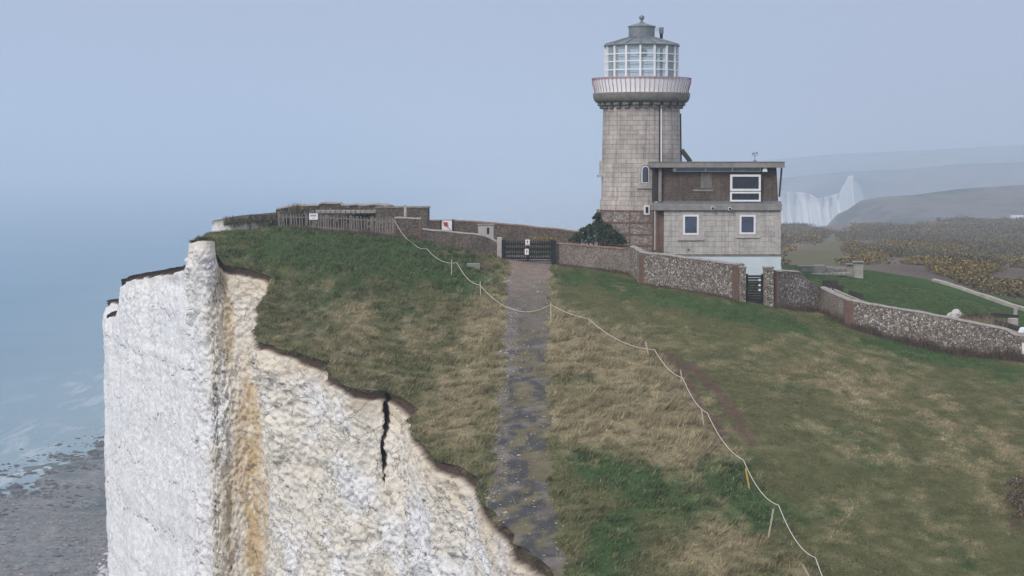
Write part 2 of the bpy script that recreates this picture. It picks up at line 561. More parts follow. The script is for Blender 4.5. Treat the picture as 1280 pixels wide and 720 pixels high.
def make_cliff(name, Epts, Dpts, masks, h_list, mat):
    """a chalk face hanging from an edge line; Dpts is the outline the face takes lower down"""
    E = Epts; A = arc_of(E); n = len(E)
    det = (E[:, 1] > 55) & (E[:, 1] < 172)
    jit = (fbm(A / 1.1, A * 0, 5, 4) - .5) * .5
    e0 = gsm(E, .12); N2 = normals(gsm(E, 2.2))
    top = e0.copy(); top[:, :2] += N2 * (jit * det)[:, None]
    es = {g: gsm(E, g) for g in (.35, .9, 1.6)}; ds = {g: gsm(Dpts, g) for g in (.35, .9, 1.6)}
    ND = normals(gsm(Dpts, 1.6))
    isg, isl0, crack, hole, gul = masks(E, A)
    sig = [0, .35, .9, 1.6]; lev = [0.0, .7, 2.2, 6.0]
    NR = len(h_list)
    gsl = 1.0
    pil = np.ones(n) if gul is None else np.zeros(n)
    V = np.empty((NR, n, 3)); CC = np.zeros((NR, n, 4)); CC[..., 3] = 1
    zt = top[:, 2]; AD = arc_of(Dpts); AD = AD + (A[len(A) // 2] - AD[len(A) // 2])
    for k, h in enumerate(h_list):
        isl = isl0 if isl0.min() > .99 else isl0 * (.5 + .5 * float(sstep(1.5, 7, h)))
        j = 0
        while j < len(lev) - 2 and h > lev[j + 1]: j += 1
        f = min(1, (h - lev[j]) / (lev[j + 1] - lev[j]))
        a0 = es[sig[j]] if j else top
        dw_ = float(sstep(.3, 8.5, h))
        ds_ = float(sstep(.3, 3, h)); s_ = A * (1 - ds_) + AD * ds_
        b0_ = ds[sig[j]] if j else ds[.35]
        base = (a0[:, :2] * (1 - f) + es[sig[j + 1]][:, :2] * f) * (1 - dw_) + (b0_[:, :2] * (1 - f) + ds[sig[j + 1]][:, :2] * f) * dw_
        NN = N2 * (1 - dw_) + ND * dw_
        z = np.maximum(zt - h, -3); zz = z
        big = (fbm(s_ / 5.5 + zz * .05, zz / 9, 1, 3) - .5) * 1.8
        mid = (fbm(s_ / 1.3, zz / 1.5 + s_ * .1, 2, 4) - .5) * .9
        w1 = fbm(s_ / 1.4, zz / 1.4, 8, 3) * 2.6; w2 = fbm(s_ / 1.4 + 7, zz / 1.4, 18, 3) * 2.6
        blk = np.zeros(n)
        for sc, am, sd_ in ((1.5, .16, 20), (.62, .11, 21), (.31, .11, 22), (.17, .09, 23)):
            u = (s_ + w1 * sc * .9 + .3 * zz) / sc; v_ = (zz + w2 * sc * .8 - .25 * s_) / (sc * .8)
            tilt = (u - np.floor(u)) * (_hash(np.floor(u), np.floor(v_), sd_ + 5) - .5) * 1.3 + (v_ - np.floor(v_)) * (_hash(np.floor(u), np.floor(v_), sd_ + 9) - .7) * 1.0
            blk += am * (_hash(np.floor(u), np.floor(v_), sd_) - .5 + tilt)
        flut = (np.abs(fbm(s_ / .7, zz / 6, 31, 3) - .5) * -2 + .3) * .38
        fine = (fbm(s_ / .22, zz / .2, 3, 2) - .5) * .10 + (_hash(np.floor((s_ + w1 * .22) / .24), np.floor((zz + w2 * .2) / .19), 29) - .5) * .085
        strata = (vnoise(zz / .55 + s_ * .01, s_ * .02, 41) - .5) * .07
        rough_patch = .55 + .9 * sstep(.35, .65, fbm(s_ / 4, zz / 4, 44, 2))
        ledge = .16 * (vnoise(zz / 1.9 + .25 * fbm(s_ / 3, zz, 45, 2), s_ * .06, 46) - .5) + .05 * (_hash(np.floor(s_ / 2.3 + .8 * fbm(zz / 3, zz * 0, 47, 2)), np.floor(zz / 2.6), 48) - .5)
        amp_face = big * .38 + mid * .14 + blk * .95 * rough_patch + fine * 1.6 + ledge * .9
        amp_gul = big * .2 + flut * .25 + mid * .14 + blk * .7 + fine * 1.9
        amp_left = big * .30 + (fbm(s_ / 1.1, zz / 9, 49, 3) - .5) * .45 + mid * .08 + blk * .26 * rough_patch + fine * .55 + strata + ledge
        ia = isl * pil
        d = amp_face * (1 - isg) * (1 - ia) + amp_gul * isg + amp_left * ia
        ramp_ = sstep(.25, 1.2, h)
        soil_h = .30 + .22 * vnoise(s_ / .9, s_ * 0, 51) + .55 * (vnoise(A / 4.5, A * 0, 52) - .38) + .10 * (vnoise(s_ / .25, s_ * 0, 53) - .5)
        soil_h = np.where(isl > .5, soil_h * .9 + .12, soil_h)
        soil_h = soil_h * (1 - .62 * ((isl0 > .1) & (isl < .9)))
        soil_h = np.maximum(.05, soil_h)
        soil = 1 - sstep(-.04, .08, h - soil_h)
        d = d * ramp_ - .20 * soil * sstep(0, .1, h) + .16 * (1 - soil) * (1 - sstep(1.0, 3.5, h)) + (fbm(s_ / .25, zz / .15, 9, 2) - .5) * .14 * soil
        d = d + .022 * np.minimum(h, 30) * (1 - isl) * (1 - isg) * sstep(.9, .0, isl) + isl * (-.01 * np.minimum(h, 30) + .25 * sstep(0, 3, h))
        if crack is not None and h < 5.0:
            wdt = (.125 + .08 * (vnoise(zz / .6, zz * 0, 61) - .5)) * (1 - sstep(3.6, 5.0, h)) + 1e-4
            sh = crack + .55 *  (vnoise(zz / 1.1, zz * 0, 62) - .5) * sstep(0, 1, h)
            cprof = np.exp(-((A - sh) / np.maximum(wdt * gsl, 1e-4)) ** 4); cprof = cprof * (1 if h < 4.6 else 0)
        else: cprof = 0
        if hole is not None and 7 < h < 7.45: d = d - 1.2 * np.exp(-((A - hole - .1) / .17) ** 4)
        d = np.where(det, d, d * .6 + (fbm(s_ / 20, zz / 25, 77, 3) - .5) * 6 * sstep(.5, 6, h))
        V[k, :, :2] = base + NN * d[:, None]
        V[k, :, 1] += 3.2 * cprof; V[k, :, 0] -= .35 * cprof
        V[k, :, 2] = z
        bt = (1 - sstep(.1, .9 + 1.3 * vnoise(s_ / 1.6, s_ * 0, 71), h - soil_h)) * (.25 + .8 * fbm(s_ / .8, zz / .6, 72, 3)) * (1 - .75 * isl)
        orange = isg * sstep(.44, .70, fbm(s_ / .9, zz / 5, 73, 4) + .02) * .7
        if gul is not None:
            orange = np.maximum(orange, (1 - sstep(.4, 1.5, np.abs(A - gul + .7 * (fbm(zz / 4, zz * 0, 75, 2) - .5)))) * sstep(2, 9, h) * sstep(.34, .62, fbm(s_ / .5, zz / 1.1, 76, 4) + .12 * sstep(5, 12, h)))
        cream = np.maximum(isg * (.55 + .5 * fbm(s_ / 1.2, zz / 3, 78, 3)), (1 - isl) * sstep(.38, .64, fbm(s_ / 2.2, zz / 2.2, 74, 4) + .14 * sstep(84, 100, E[:, 1]) - .06))
        CC[k, :, 0] = np.clip(np.maximum(bt * .62, orange), 0, 1)
        CC[k, :, 1] = np.clip(cream, 0, 1)
        CC[k, :, 2] = np.maximum(soil, .9 * cprof)  # crack inside takes the soil tone too, painting in the shade of its depth
    ids = np.arange(NR * n).reshape(NR, n)
    F = np.stack([ids[:-1, :-1], ids[1:, :-1], ids[1:, 1:], ids[:-1, 1:]], -1).reshape(-1, 4)
    C2 = np.zeros((NR, n, 4)); C2[..., 0] = isl0[None]; C2[..., 3] = 1
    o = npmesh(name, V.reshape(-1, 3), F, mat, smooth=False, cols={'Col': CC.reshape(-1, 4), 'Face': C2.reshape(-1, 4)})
    tag(o, kind='structure')
    return top


HS = np.concatenate([np.arange(0, .5, .06), np.arange(.5, 3, .085), np.arange(3, 14, .10), np.arange(14, 27, .13), np.arange(27, 34, .5), [36, 40, 45, 52, 60, 68, 76, 84, 92]])


t = NT('chalk', .95, .08)
v = t.pos()
at = t.attr('Col'); sp = t.n('ShaderNodeSeparateColor'); t.l(at.outputs['Color'], sp.inputs[0])
at2 = t.attr('Face'); sp2 = t.n('ShaderNodeSeparateColor'); t.l(at2.outputs['Color'], sp2.inputs[0])
n1 = t.noise(v, .9, 6, .7); n2 = t.noise(v, 5, 5, .7); n3 = t.noise(t.pos((1, 1, .75)), 1.7, 7, .75, .3)
white = t.ramp(n3, [(.28, (.70, .68, .67)), (.44, (.85, .83, .815)), (.64, (.91, .90, .89))])
grey = t.ramp(n1, [(.50, 0), (.68, .40)])
c = t.mix(grey, white, (.50, .51, .54))
cm = t.mix(n2, (.68, .59, .44), (.84, .79, .69))
c = t.mix(t.math('MULTIPLY', sp.outputs[1], t.ramp(n2, [(.3, .25), (.6, .95)])), c, cm)
om = t.mix(n2, (.46, .31, .14), (.74, .58, .36))
c = t.mix(t.math('MULTIPLY', sp.outputs[0], t.ramp(n1, [(.25, .55), (.55, 1)])), c, om)
# flint lines: thin dark broken courses along the bedding
sx = t.n('ShaderNodeSeparateXYZ'); t.l(v, sx.inputs[0])
wob = t.math('MULTIPLY', t.noise(v, .25, 3), 3.2)
zz = t.math('ADD', sx.outputs[2], wob)
fr = t.math('FRACT', t.math('MULTIPLY', zz, .27))
line = t.math('LESS_THAN', t.math('ABSOLUTE', t.math('SUBTRACT', fr, .5)), .017)
brk = t.math('GREATER_THAN', t.noise(v, 3.2, 3, .6), .50)
brk2 = t.math('GREATER_THAN', t.noise(v, .22, 2), .47)
ln = t.math('MULTIPLY', t.math('MULTIPLY', line, brk), t.math('MULTIPLY', brk2, sp2.outputs[0]))
c = t.mix(t.math('MULTIPLY', ln, .75), c, (.16, .15, .15))
# dark pits and joints
pit = t.ramp(t.vor(t.pos((1, 1, 1.5)), 3.6), [(.0, 1), (.16, 0)])
pm = t.math('MULTIPLY', pit, t.math('GREATER_THAN', n1, .50))
c = t.mix(t.math('MULTIPLY', pm, .7), c, (.27, .23, .18))
dv = t.n('ShaderNodeVectorMath', operation='ADD')
nv_ = t.n('ShaderNodeTexNoise'); nv_.inputs['Scale'].default_value = 1.6; nv_.inputs['Detail'].default_value = 4; t.l(v, nv_.inputs['Vector'])
sv_ = t.n('ShaderNodeVectorMath', operation='SCALE'); sv_.inputs['Scale'].default_value = .9; t.l(nv_.outputs['Color'], sv_.inputs[0])
t.l(v, dv.inputs[0]); t.l(sv_.outputs[0], dv.inputs[1])
e1 = t.ramp(t.vor(dv.outputs[0], .75, 'DISTANCE_TO_EDGE'), [(.006, 1), (.03, 0)])
e2 = t.ramp(t.vor(dv.outputs[0], 2.1, 'DISTANCE_TO_EDGE'), [(.01, 1), (.05, 0)])
em = t.math('ADD', t.math('MULTIPLY', e1, t.ramp(n1, [(.42, 0), (.5, .8)])), t.math('MULTIPLY', e2, t.ramp(t.noise(v, .6, 3), [(.48, 0), (.58, .5)])), True)
em = t.math('MULTIPLY', em, t.math('SUBTRACT', 1, t.math('MULTIPLY', sp2.outputs[0], .72)))
c = t.mix(em, c, (.30, .265, .215))
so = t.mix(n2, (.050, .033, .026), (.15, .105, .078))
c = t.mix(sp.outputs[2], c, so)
h1 = t.math('ADD', t.math('MULTIPLY', t.noise(v, 7, 7, .85, .4), 1.0), t.math('MULTIPLY', t.vor(v, 9), .5))
nb = t.bump(h1, .8, .08)
mot = t.ramp(t.noise(v, 3.4, 7, .82, .5), [(.32, .74), (.42, 1.0), (.6, 1.07)])
c = t.mix(t.math('SUBTRACT', 1, sp.outputs[2]), c, t.mix(1, c, mot, 'MULTIPLY'))
mot2 = t.ramp(t.noise(t.pos((1, 1, .5)), 11, 5, .8, .3), [(.30, .66), (.42, 1.0)])
mfac = t.math('MULTIPLY', t.math('SUBTRACT', 1, sp.outputs[2]), t.math('SUBTRACT', 1, t.math('MULTIPLY', sp2.outputs[0], .6)))
c = t.mix(mfac, c, t.mix(1, c, mot2, 'MULTIPLY'))
CHALK = t.done(c, nb)


def masks_main(E, A):
    g0, g1 = nearest_arc(E, A, P(316, 388, 111.5)), nearest_arc(E, A, P(272, 320, 121))
    l0 = nearest_arc(E, A, P(268, 299, 119.6))
    cr = nearest_arc(E, A, P(484, 488.5, 98.9))
    ho = nearest_arc(E, A, P(476, 487, 98.9))
    go = nearest_arc(E, A, P(322, 340, 120.3))
    return sstep(g0 - 1.6, g0 + .3, A) * (1 - sstep(g1 - 1.2, g1 + .2, A)), sstep(l0 - .5, l0 + 1.5, A), cr, ho, go


def masks_left(E, A):
    return A * 0, np.ones(len(A)), None, None, None


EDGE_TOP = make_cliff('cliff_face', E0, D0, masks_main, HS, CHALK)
EL = resample(LEFT)
LEFT_TOP = make_cliff('headland_face', EL, EL.copy(), masks_left, np.concatenate([HS, []]), CHALK)
# turf ridge behind the lower headland edge
nl_ = normals(gsm(EL, 1.2))
rows = []
for (back, dz) in ((0, 0), (.5, .05), (1.3, -.15), (2.6, -1.2), (5, -5), (9, -16)):
    rows.append(np.concatenate([LEFT_TOP[:, :2] - nl_ * back + (np.stack([back * .35 + LEFT_TOP[:, 0] * 0, back * .25 + LEFT_TOP[:, 0] * 0], 1)), (LEFT_TOP[:, 2] + dz)[:, None]], 1))
nl = len(EL)
idl = np.arange(len(rows) * nl).reshape(len(rows), nl)
fl = np.stack([idl[:-1, :-1], idl[:-1, 1:], idl[1:, 1:], idl[1:, :-1]], -1).reshape(-1, 4)
LRV = np.concatenate(rows); LRF = fl

# ------------------------------------------------------------------ ground of the clifftop (one triangulation, split into grass and track)
YB = 170.0
m = E0[:, 1] < YB
last = int(np.where(m)[0].max())
bnd = EDGE_TOP[:last + 1]
outer = np.array([(EDGE_TOP[last, 0] + .3, YB + .5), (260, YB + .5), (260, -60)])
grid = []
def gpts(x0, x1, y0, y1, st):
    X, Y = np.meshgrid(np.arange(x0, x1, st), np.arange(y0, y1, st))
    X = X.ravel() + (RNG.random(X.size) - .5) * st * .6; Y = Y.ravel() + (RNG.random(Y.size) - .5) * st * .6
    return np.stack([X, Y], 1)
fine_g = gpts(-30, 34, 64, 141, .42)
co = gpts(-34, 258, -58, YB, 2.6)
co = co[~((co[:, 0] > -30) & (co[:, 0] < 34) & (co[:, 1] > 64) & (co[:, 1] < 141))]
TRK_L = [(634, 327), (634, 350), (631, 380), (629, 440), (627, 490), (624, 530), (621, 570), (618, 600), (612, 625), (604, 660), (600, 720)]
TRK_R = [(689, 327), (687, 350), (686, 380), (685, 440), (684, 500), (686, 550), (690, 600), (694, 640), (700, 680), (708, 721)]
def dense(pl, d0=60, d1=150):
    pts = [hit(px, py, d0, d1) for px, py in pl]
    out = []
    for a, b in zip(pts, pts[1:]):
        n = max(1, int((b - a).length / .5))
        out += [a.lerp(b, k / n) for k in range(n)]
    return np.array([tuple(q) for q in out + [pts[-1]]])
tl, tr = dense(TRK_L), dense(TRK_R)
# close the track under the gate and beyond the bottom of the frame
ty = np.arange(40, 152, .4)
tlx = np.interp(ty, tl[::-1, 1], tl[::-1, 0]); trx = np.interp(ty, tr[::-1, 1], tr[::-1, 0])
tlx = tlx + (fbm(ty / 1.6, ty * 0, 91, 4) - .5) * .8; trx = trx + (fbm(ty / 1.6, ty * 0, 92, 4) - .5) * .8
def in_track(x, y):
    return (x > np.interp(y, ty, tlx)) & (x < np.interp(y, ty, trx)) & (y > 40) & (y < 138.5)
trk_pts = np.stack([*np.meshgrid(np.arange(-6, 8, .22), np.arange(64, 139, .22))], -1).reshape(-1, 2)
trk_pts = trk_pts + (RNG.random(trk_pts.shape) - .5) * .12
km = (trk_pts[:, 0] > np.interp(trk_pts[:, 1], ty, tlx) - .5) & (trk_pts[:, 0] < np.interp(trk_pts[:, 1], ty, trx) + .5)
trk_pts = trk_pts[km]
fm = (fine_g[:, 0] > np.interp(fine_g[:, 1], ty, tlx) - .5) & (fine_g[:, 0] < np.interp(fine_g[:, 1], ty, trx) + .5) & (fine_g[:, 1] < 139)
fine_g = fine_g[~fm]
EB = bnd[:, :2]
def inside_land(x, y):
    """even-odd test against the cliff polygon"""
    poly_ = np.concatenate([EB, outer])
    x = np.asarray(x); y = np.asarray(y); c_ = np.zeros(len(x), bool)
    x1, y1 = poly_[:, 0], poly_[:, 1]; x2, y2 = np.roll(x1, -1), np.roll(y1, -1)
    for a, b, c2, d2 in zip(x1, y1, x2, y2):
        if b == d2: continue
        cr = ((b > y) != (d2 > y)) & (x < (c2 - a) * (y - b) / (d2 - b) + a)
        c_ ^= cr
    return c_
allp = np.concatenate([fine_g, co, trk_pts])
allp = allp[inside_land(allp[:, 0], allp[:, 1])]
nb_ = len(EB)
pts2 = [Vector(p) for p in EB] + [Vector(p) for p in outer] + [Vector(p) for p in allp]
edges = [(i, i + 1) for i in range(nb_ + 2)] + [(nb_ + 2, 0)]
vo, eo, fo, ov, oe, of = delaunay_2d_cdt(pts2, edges, [], 1, 1e-4)
vx = np.array([(a.x, a.y) for a in vo])
vz = terr(vx[:, 0], vx[:, 1])
isb = np.zeros(len(vx), bool); bz = np.zeros(len(vx))
for i, o_ in enumerate(ov):
    for q in o_:
        if q < nb_: isb[i] = True; bz[i] = bnd[q, 2]
vz = vz + (fbm(vx[:, 0] / 2.2, vx[:, 1] / 2.2, 101, 3) - .5) * .16 + (fbm(vx[:, 0] / .7, vx[:, 1] / .7, 102, 2) - .5) * .07
vz[isb] = bz[isb]
GF = np.array([f for f in fo if len(f) == 3])
cen = vx[GF].mean(1)
trk = in_track(cen[:, 0], cen[:, 1])
GV = np.concatenate([vx, vz[:, None]], 1)

GREEN = np.array((.052, .092, .034)); DGREEN = np.array((.045, .064, .030)); OLIVE = np.array((.108, .112, .052)); STRAW = np.array((.285, .242, .145)); DIRT = np.array((.118, .078, .060)); DEAD = np.array((.125, .100, .065))


def blob(px, py, lst):
    s = np.zeros(len(px))
    for (cx, cy, rx, ry, a, ang) in lst:
        ca, sa = math.cos(R(ang)), math.sin(R(ang))
        u = ((px - cx) * ca + (py - cy) * sa) / rx; v_ = (-(px - cx) * sa + (py - cy) * ca) / ry
        s = s + a * np.exp(-(u * u + v_ * v_))
    return s


STRAW_B = [(765, 450, 100, 55, 1.0, 25), (750, 535, 85, 40, .7, 10), (850, 540, 60, 40, .6, 40), (850, 600, 80, 22, .35, 25), (900, 690, 75, 40, .75, 10), (700, 500, 22, 120, .35, 0), (1140, 505, 170, 45, .52, 12), (1000, 455, 80, 25, .35, 15), (1265, 590, 40, 60, .6, 0), (1200, 620, 90, 60, .2, 0),
           (600, 430, 28, 100, .7, 8), (480, 410, 90, 35, .45, 0), (570, 520, 45, 60, .6, 0), (440, 400, 90, 40, .25, 0), (440, 440, 60, 25, .25, 15), (400, 360, 50, 25, .1, 0), (700, 370, 15, 60, .2, 0), (700, 690, 14, 60, .3, 0), (1060, 690, 120, 40, .2, 0), (640, 380, 12, 60, .5, 0)]
GREEN_B = [(400, 310, 110, 26, 1.2, 5), (520, 325, 80, 28, 1.0, 20), (420, 380, 60, 40, .4, 0), (720, 350, 30, 25, .45, 0), (820, 370, 90, 14, .6, 12), (940, 396, 70, 12, .9, 12), (1180, 445, 120, 12, .9, 15), (800, 610, 115, 38, .75, 18), (760, 680, 45, 55, .55, 0), (950, 640, 50, 25, .8, 25), (900, 590, 30, 30, .5, 0),
           (500, 390, 40, 30, .4, 0), (590, 345, 30, 14, .6, 0), (1140, 366, 130, 26, 1.6, 12), (1040, 350, 60, 14, 1.4, 0), (1200, 380, 70, 14, 1.4, 10)]
DIRT_B = [(850, 450, 30, 4, .5, 30), (925, 545, 24, 8, .45, 40), (900, 580, 30, 6, .25, 30), (605, 333, 15, 3.5, 1.0, 0), (1268, 640, 10, 40, .7, 0)]
SCARS = [[(838, 447), (852, 466), (868, 495), (884, 520), (905, 545)], [(858, 455), (880, 470), (905, 500), (925, 530), (938, 552)]]


def ground_colour(x, y, z):
    px, py = proj(x, y, z)
    st = blob(px, py, STRAW_B); gr = blob(px, py, GREEN_B); di = blob(px, py, DIRT_B)
    for sc in SCARS:
        for (ax, ay), (bx, by) in zip(sc, sc[1:]):
            u = np.clip(((px - ax) * (bx - ax) + (py - ay) * (by - ay)) / ((bx - ax) ** 2 + (by - ay) ** 2), 0, 1)
            dd_ = np.hypot(px - ax - u * (bx - ax), py - ay - u * (by - ay))
            di = np.maximum(di, 1.15 * np.exp(-(dd_ / 6.5) ** 2))
    n1 = fbm(x / 1.7, y / 4.2, 111, 5); n2 = fbm(x / .5, y / 1.0, 112, 3); n3 = fbm(x / 11, y / 11, 113, 3)
    rope_x = np.interp(py, [380, 400, 437, 472, 516, 574, 631, 696, 720], [690, 735, 818, 853, 884, 929, 973, 1019, 1026])
    st = np.where(px > rope_x + 5, st * .7 - .12, st)
    left = px < np.interp(py, [300, 340, 440, 520, 620], [640, 634, 629, 625, 612])
    c = OLIVE[None] * (.80 + .45 * n2[:, None])
    gw = sstep(.40, .68, gr * .6 + (n1 - .42) * 1.0 + .28 + np.where(left, .02, 0))
    c = c * (1 - gw[:, None]) + (GREEN * (.7 + .7 * n2[:, None])) * gw[:, None]
    dk = sstep(.5, .75, n1 * .6 + n3 * .5) * .5 * left
    c = c * (1 - dk[:, None]) + DGREEN * dk[:, None]
    sw = sstep(.22, .95, st * .62 + (n1 - .5) * .95 + (n2 - .5) * .75 + .30 - gr * .35)
    c = c * (1 - sw[:, None]) + (STRAW * (.62 + .7 * n2[:, None])) * sw[:, None]
    dw = sstep(.35, .7, di + (n2 - .5) * .6)
    c = c * (1 - dw[:, None]) + DIRT * (.8 + .5 * n1[:, None]) * dw[:, None]
    return np.clip(c, .008, .6), sw, gw, dw


gc, *_ = ground_colour(GV[:, 0], GV[:, 1], GV[:, 2])
t = NT('turf', 1, .05)
v = t.pos()
at = t.attr('Col')
nz1 = t.noise(v, 14, 4, .7)
c = t.mix(1, at.outputs['Color'], t.ramp(nz1, [(.25, .60), (.75, 1.35)]), 'MULTIPLY')
c = t.mix(1, c, t.ramp(t.noise(t.pos((1, .55, 1)), 2.6, 7, .85, .3), [(.30, .62), (.5, 1.0), (.70, 1.42)]), 'MULTIPLY')
c = t.mix(t.ramp(t.noise(t.pos((1, .5, 1)), 5.5, 6, .85), [(.56, 0), (.68, .5)]), c, (.24, .21, .125))
TURF = t.done(c, t.bump(t.noise(v, 9, 5, .75), .9, .12))


def submesh(name, faces, mat, col):
    u, inv = np.unique(faces, return_inverse=True)
    return npmesh(name, GV[u], inv.reshape(-1, 3), mat, smooth=True, col=col[u])


hr = np.array((.075, .068, .045))[None] * (.6 + .8 * fbm(LRV[:, 0] / .8, LRV[:, 1] / .8, 99, 3)[:, None])
o = npmesh('headland_turf', LRV, LRF, TURF, smooth=True, col=hr); tag(o, kind='structure')
ground = submesh('ground', GF[~trk], TURF, gc)
tag(ground, kind='structure')

# track: broken asphalt, mossy bands, pale stones, brown gravel by the gate
txn = (GV[:, 0] - np.interp(GV[:, 1], ty, tlx)) / (np.interp(GV[:, 1], ty, trx) - np.interp(GV[:, 1], ty, tlx) + 1e-6)
tpx, tpy = proj(GV[:, 0], GV[:, 1], GV[:, 2])
t1 = fbm(GV[:, 0] / .5, GV[:, 1] / 1.0, 121, 5) * .72 + .28 * fbm(GV[:, 0] / 1.6, GV[:, 1] / 3, 125, 2); t2 = fbm(GV[:, 0] / .35, GV[:, 1] / .5, 122, 3)
tcol = np.array((.056, .056, .060))[None] * (.75 + .6 * t2[:, None])
moss = sstep(.535, .59, t1 + .10 * np.abs(txn - .5) + .02 + .05 * sstep(520, 430, tpy))
tcol = tcol * (1 - moss[:, None]) + (np.array((.135, .118, .068)) * (.6 + .8 * t2[:, None])) * moss[:, None]
grv = sstep(.56, .74, fbm(GV[:, 0] / .7, GV[:, 1] / 1.4, 124, 4) - .05 + .30 * (1 - sstep(.05, .38, txn)) * sstep(640, 560, tpy) * .8 + .12 * sstep(480, 400, tpy) + .22 * sstep(600, 690, tpy) * sstep(.45, .9, txn))
tcol = tcol * (1 - grv[:, None]) + (np.array((.165, .145, .13)) * (.6 + .8 * t2[:, None])) * grv[:, None]
brg = sstep(392, 332, tpy + 40 * (t1 - .5))
tcol = tcol * (1 - brg[:, None]) + (np.array((.225, .178, .15)) * (.75 + .45 * t2[:, None])) * brg[:, None]
mid_ = .45 * sstep(480, 400, tpy) * (1 - brg)
tcol = tcol * (1 - mid_[:, None]) + np.array((.125, .105, .09)) * mid_[:, None]
t = NT('old_asphalt', .92, .15)
v = t.pos(); at = t.attr('Col')
sp1 = t.ramp(t.vor(v, 9), [(.06, 2.3), (.2, 1.0)])
c = t.mix(1, t.mix(1, at.outputs['Color'], sp1, 'MULTIPLY'), t.ramp(t.noise(v, 25, 4, .7), [(.25, .6), (.75, 1.35)]), 'MULTIPLY')
c = t.mix(t.math('MULTIPLY', t.ramp(t.noise(t.pos((1, .6, 1)), 2.6, 9, .85, .4), [(.53, 0), (.58, 1)]), .55), c, (.125, .112, .070))
c = t.mix(t.math('MULTIPLY', t.ramp(t.noise(t.pos((1, .6, 1)), 1.9, 9, .85, .6), [(.56, 0), (.60, 1)]), .6), c, (.050, .050, .054))
c = t.mix(t.math('MULTIPLY', t.ramp(t.noise(v, 8, 6, .85), [(.60, 0), (.66, 1)]), .5), c, (.26, .24, .22))
TRACK = t.done(c, t.bump(t.noise(v, 22, 4, .7), .7, .03))
path = submesh('path', GF[trk], TRACK, np.clip(tcol, .01, .6))
tag(path, kind='structure')

# ------------------------------------------------------------------ heath slope beyond
ys = np.concatenate([np.arange(165, 300, 4), np.arange(300, 700, 9), np.arange(700, 1400, 22)])
far_e = E0[ARC >= ARC[last] - 10]
rows = []
for y_ in ys:
    xe = np.interp(y_, far_e[:, 1], far_e[:, 0]) + (1.0 if y_ < 190 else .0)
    u = np.linspace(0, 1, 140) ** 1.15
    xr = xe + u * (.42 * y_ + 260 - xe)
    rows.append(np.stack([xr, np.full(140, y_)], 1))
HV = np.concatenate(rows)
hzv = terr(HV[:, 0], HV[:, 1]) + (fbm(HV[:, 0] / 25, HV[:, 1] / 25, 131, 3) - .5) * 2.0 * sstep(190, 320, HV[:, 1])
hzv = hzv - .45 * (1 - sstep(171, 182, HV[:, 1]))
HZ = np.concatenate([HV, hzv[:, None]], 1)
hpx, hpy = proj(HZ[:, 0], HZ[:, 1], HZ[:, 2])
def heath_green(x, y, z):
    px, py = proj(x, y, z)
    return blob(px, py, [(1010, 325, 40, 12, 1, 0), (1040, 305, 14, 14, 1, 0), (1030, 318, 30, 10, 1, 0), (1225, 352, 70, 6, .0, 0)])
hg = sstep(.35, .7, heath_green(HZ[:, 0], HZ[:, 1], HZ[:, 2]))
n_ = fbm(HZ[:, 0] / 14, HZ[:, 1] / 40, 133, 4)
hc = np.array((.165, .135, .115)) * (.6 + .8 * n_[:, None])
hc = hc * (1 - hg[:, None]) + np.array((.14, .135, .085)) * hg[:, None]
n_y, n_x = len(ys), 140
idm = np.arange(n_y * n_x).reshape(n_y, n_x)
HF = np.stack([idm[:-1, :-1], idm[:-1, 1:], idm[1:, 1:], idm[1:, :-1]], -1).reshape(-1, 4)
heath = npmesh('heath', HZ, HF, TURF, smooth=True, col=hc)
tag(heath, kind='structure')


def heath_z(x, y):
    x = np.asarray(x, float); y = np.asarray(y, float)
    return terr(x, y) + (fbm(x / 25, y / 25, 131, 3) - .5) * 2.0 * sstep(190, 320, y) - .45 * (1 - sstep(171, 182, y))


# ------------------------------------------------------------------ sea and beach
def sheet(name, xs, ys_, zf, mat, colf=None):
    X, Y = np.meshgrid(xs, ys_)
    x, y = X.ravel(), Y.ravel()
    z = zf(x, y)
    idx = np.arange(x.size).reshape(X.shape)
    f = np.stack([idx[:-1, :-1], idx[:-1, 1:], idx[1:, 1:], idx[1:, :-1]], -1).reshape(-1, 4)
    return npmesh(name, np.stack([x, y, z], 1), f, mat, smooth=True, col=colf(x, y, z) if colf else None)


t = NT('sea_water', .35, .12)
v = t.pos()
t.b.inputs['IOR'].default_value = 1.33
st = t.noise(t.pos((.0035, .012, 1)), 1, 5, .6)
sx = t.n('ShaderNodeSeparateXYZ'); t.l(v, sx.inputs[0])
c = t.ramp(st, [(.3, (.045, .150, .235)), (.55, (.065, .180, .265)), (.75, (.085, .200, .28))])
# milky, chalk-clouded water towards the shore
dsh = t.math('ADD', t.math('ADD', t.math('MULTIPLY', sx.outputs[0], -1), -134), t.math('MULTIPLY', t.noise(t.pos((.02, .02, 1)), 1, 4, .6), 60))
nearf = t.ramp(t.math('DIVIDE', dsh, 230), [(.0, 1), (.45, .45), (1, 0)])
c = t.mix(nearf, c, (.23, .31, .335))
c = t.mix(t.math('MULTIPLY', t.ramp(t.noise(t.pos((.10, .018, 1)), 1, 5, .7, 1), [(.52, 0), (.64, 1)]), t.ramp(t.math('DIVIDE', dsh, 110), [(.10, .8), (1, 0)])), c, (.55, .58, .6))
wv = t.math('ADD', t.noise(t.pos((.12, .35, 1)), 1, 4, .6), t.math('MULTIPLY', t.noise(t.pos((.9, 1.6, 1)), 1, 3, .6), .35))
SEA = t.done(c, t.bump(wv, .35, .6))
xs = np.unique(np.concatenate([-np.geomspace(200, 15500, 24), np.arange(-200, 1200, 100), np.geomspace(1200, 15500, 16)]))
sea = sheet('sea', xs, np.concatenate([np.arange(-550, 1600, 100), np.geomspace(1600, 25800, 30)]), lambda x, y: x * 0, SEA)
tag(sea, kind='structure')

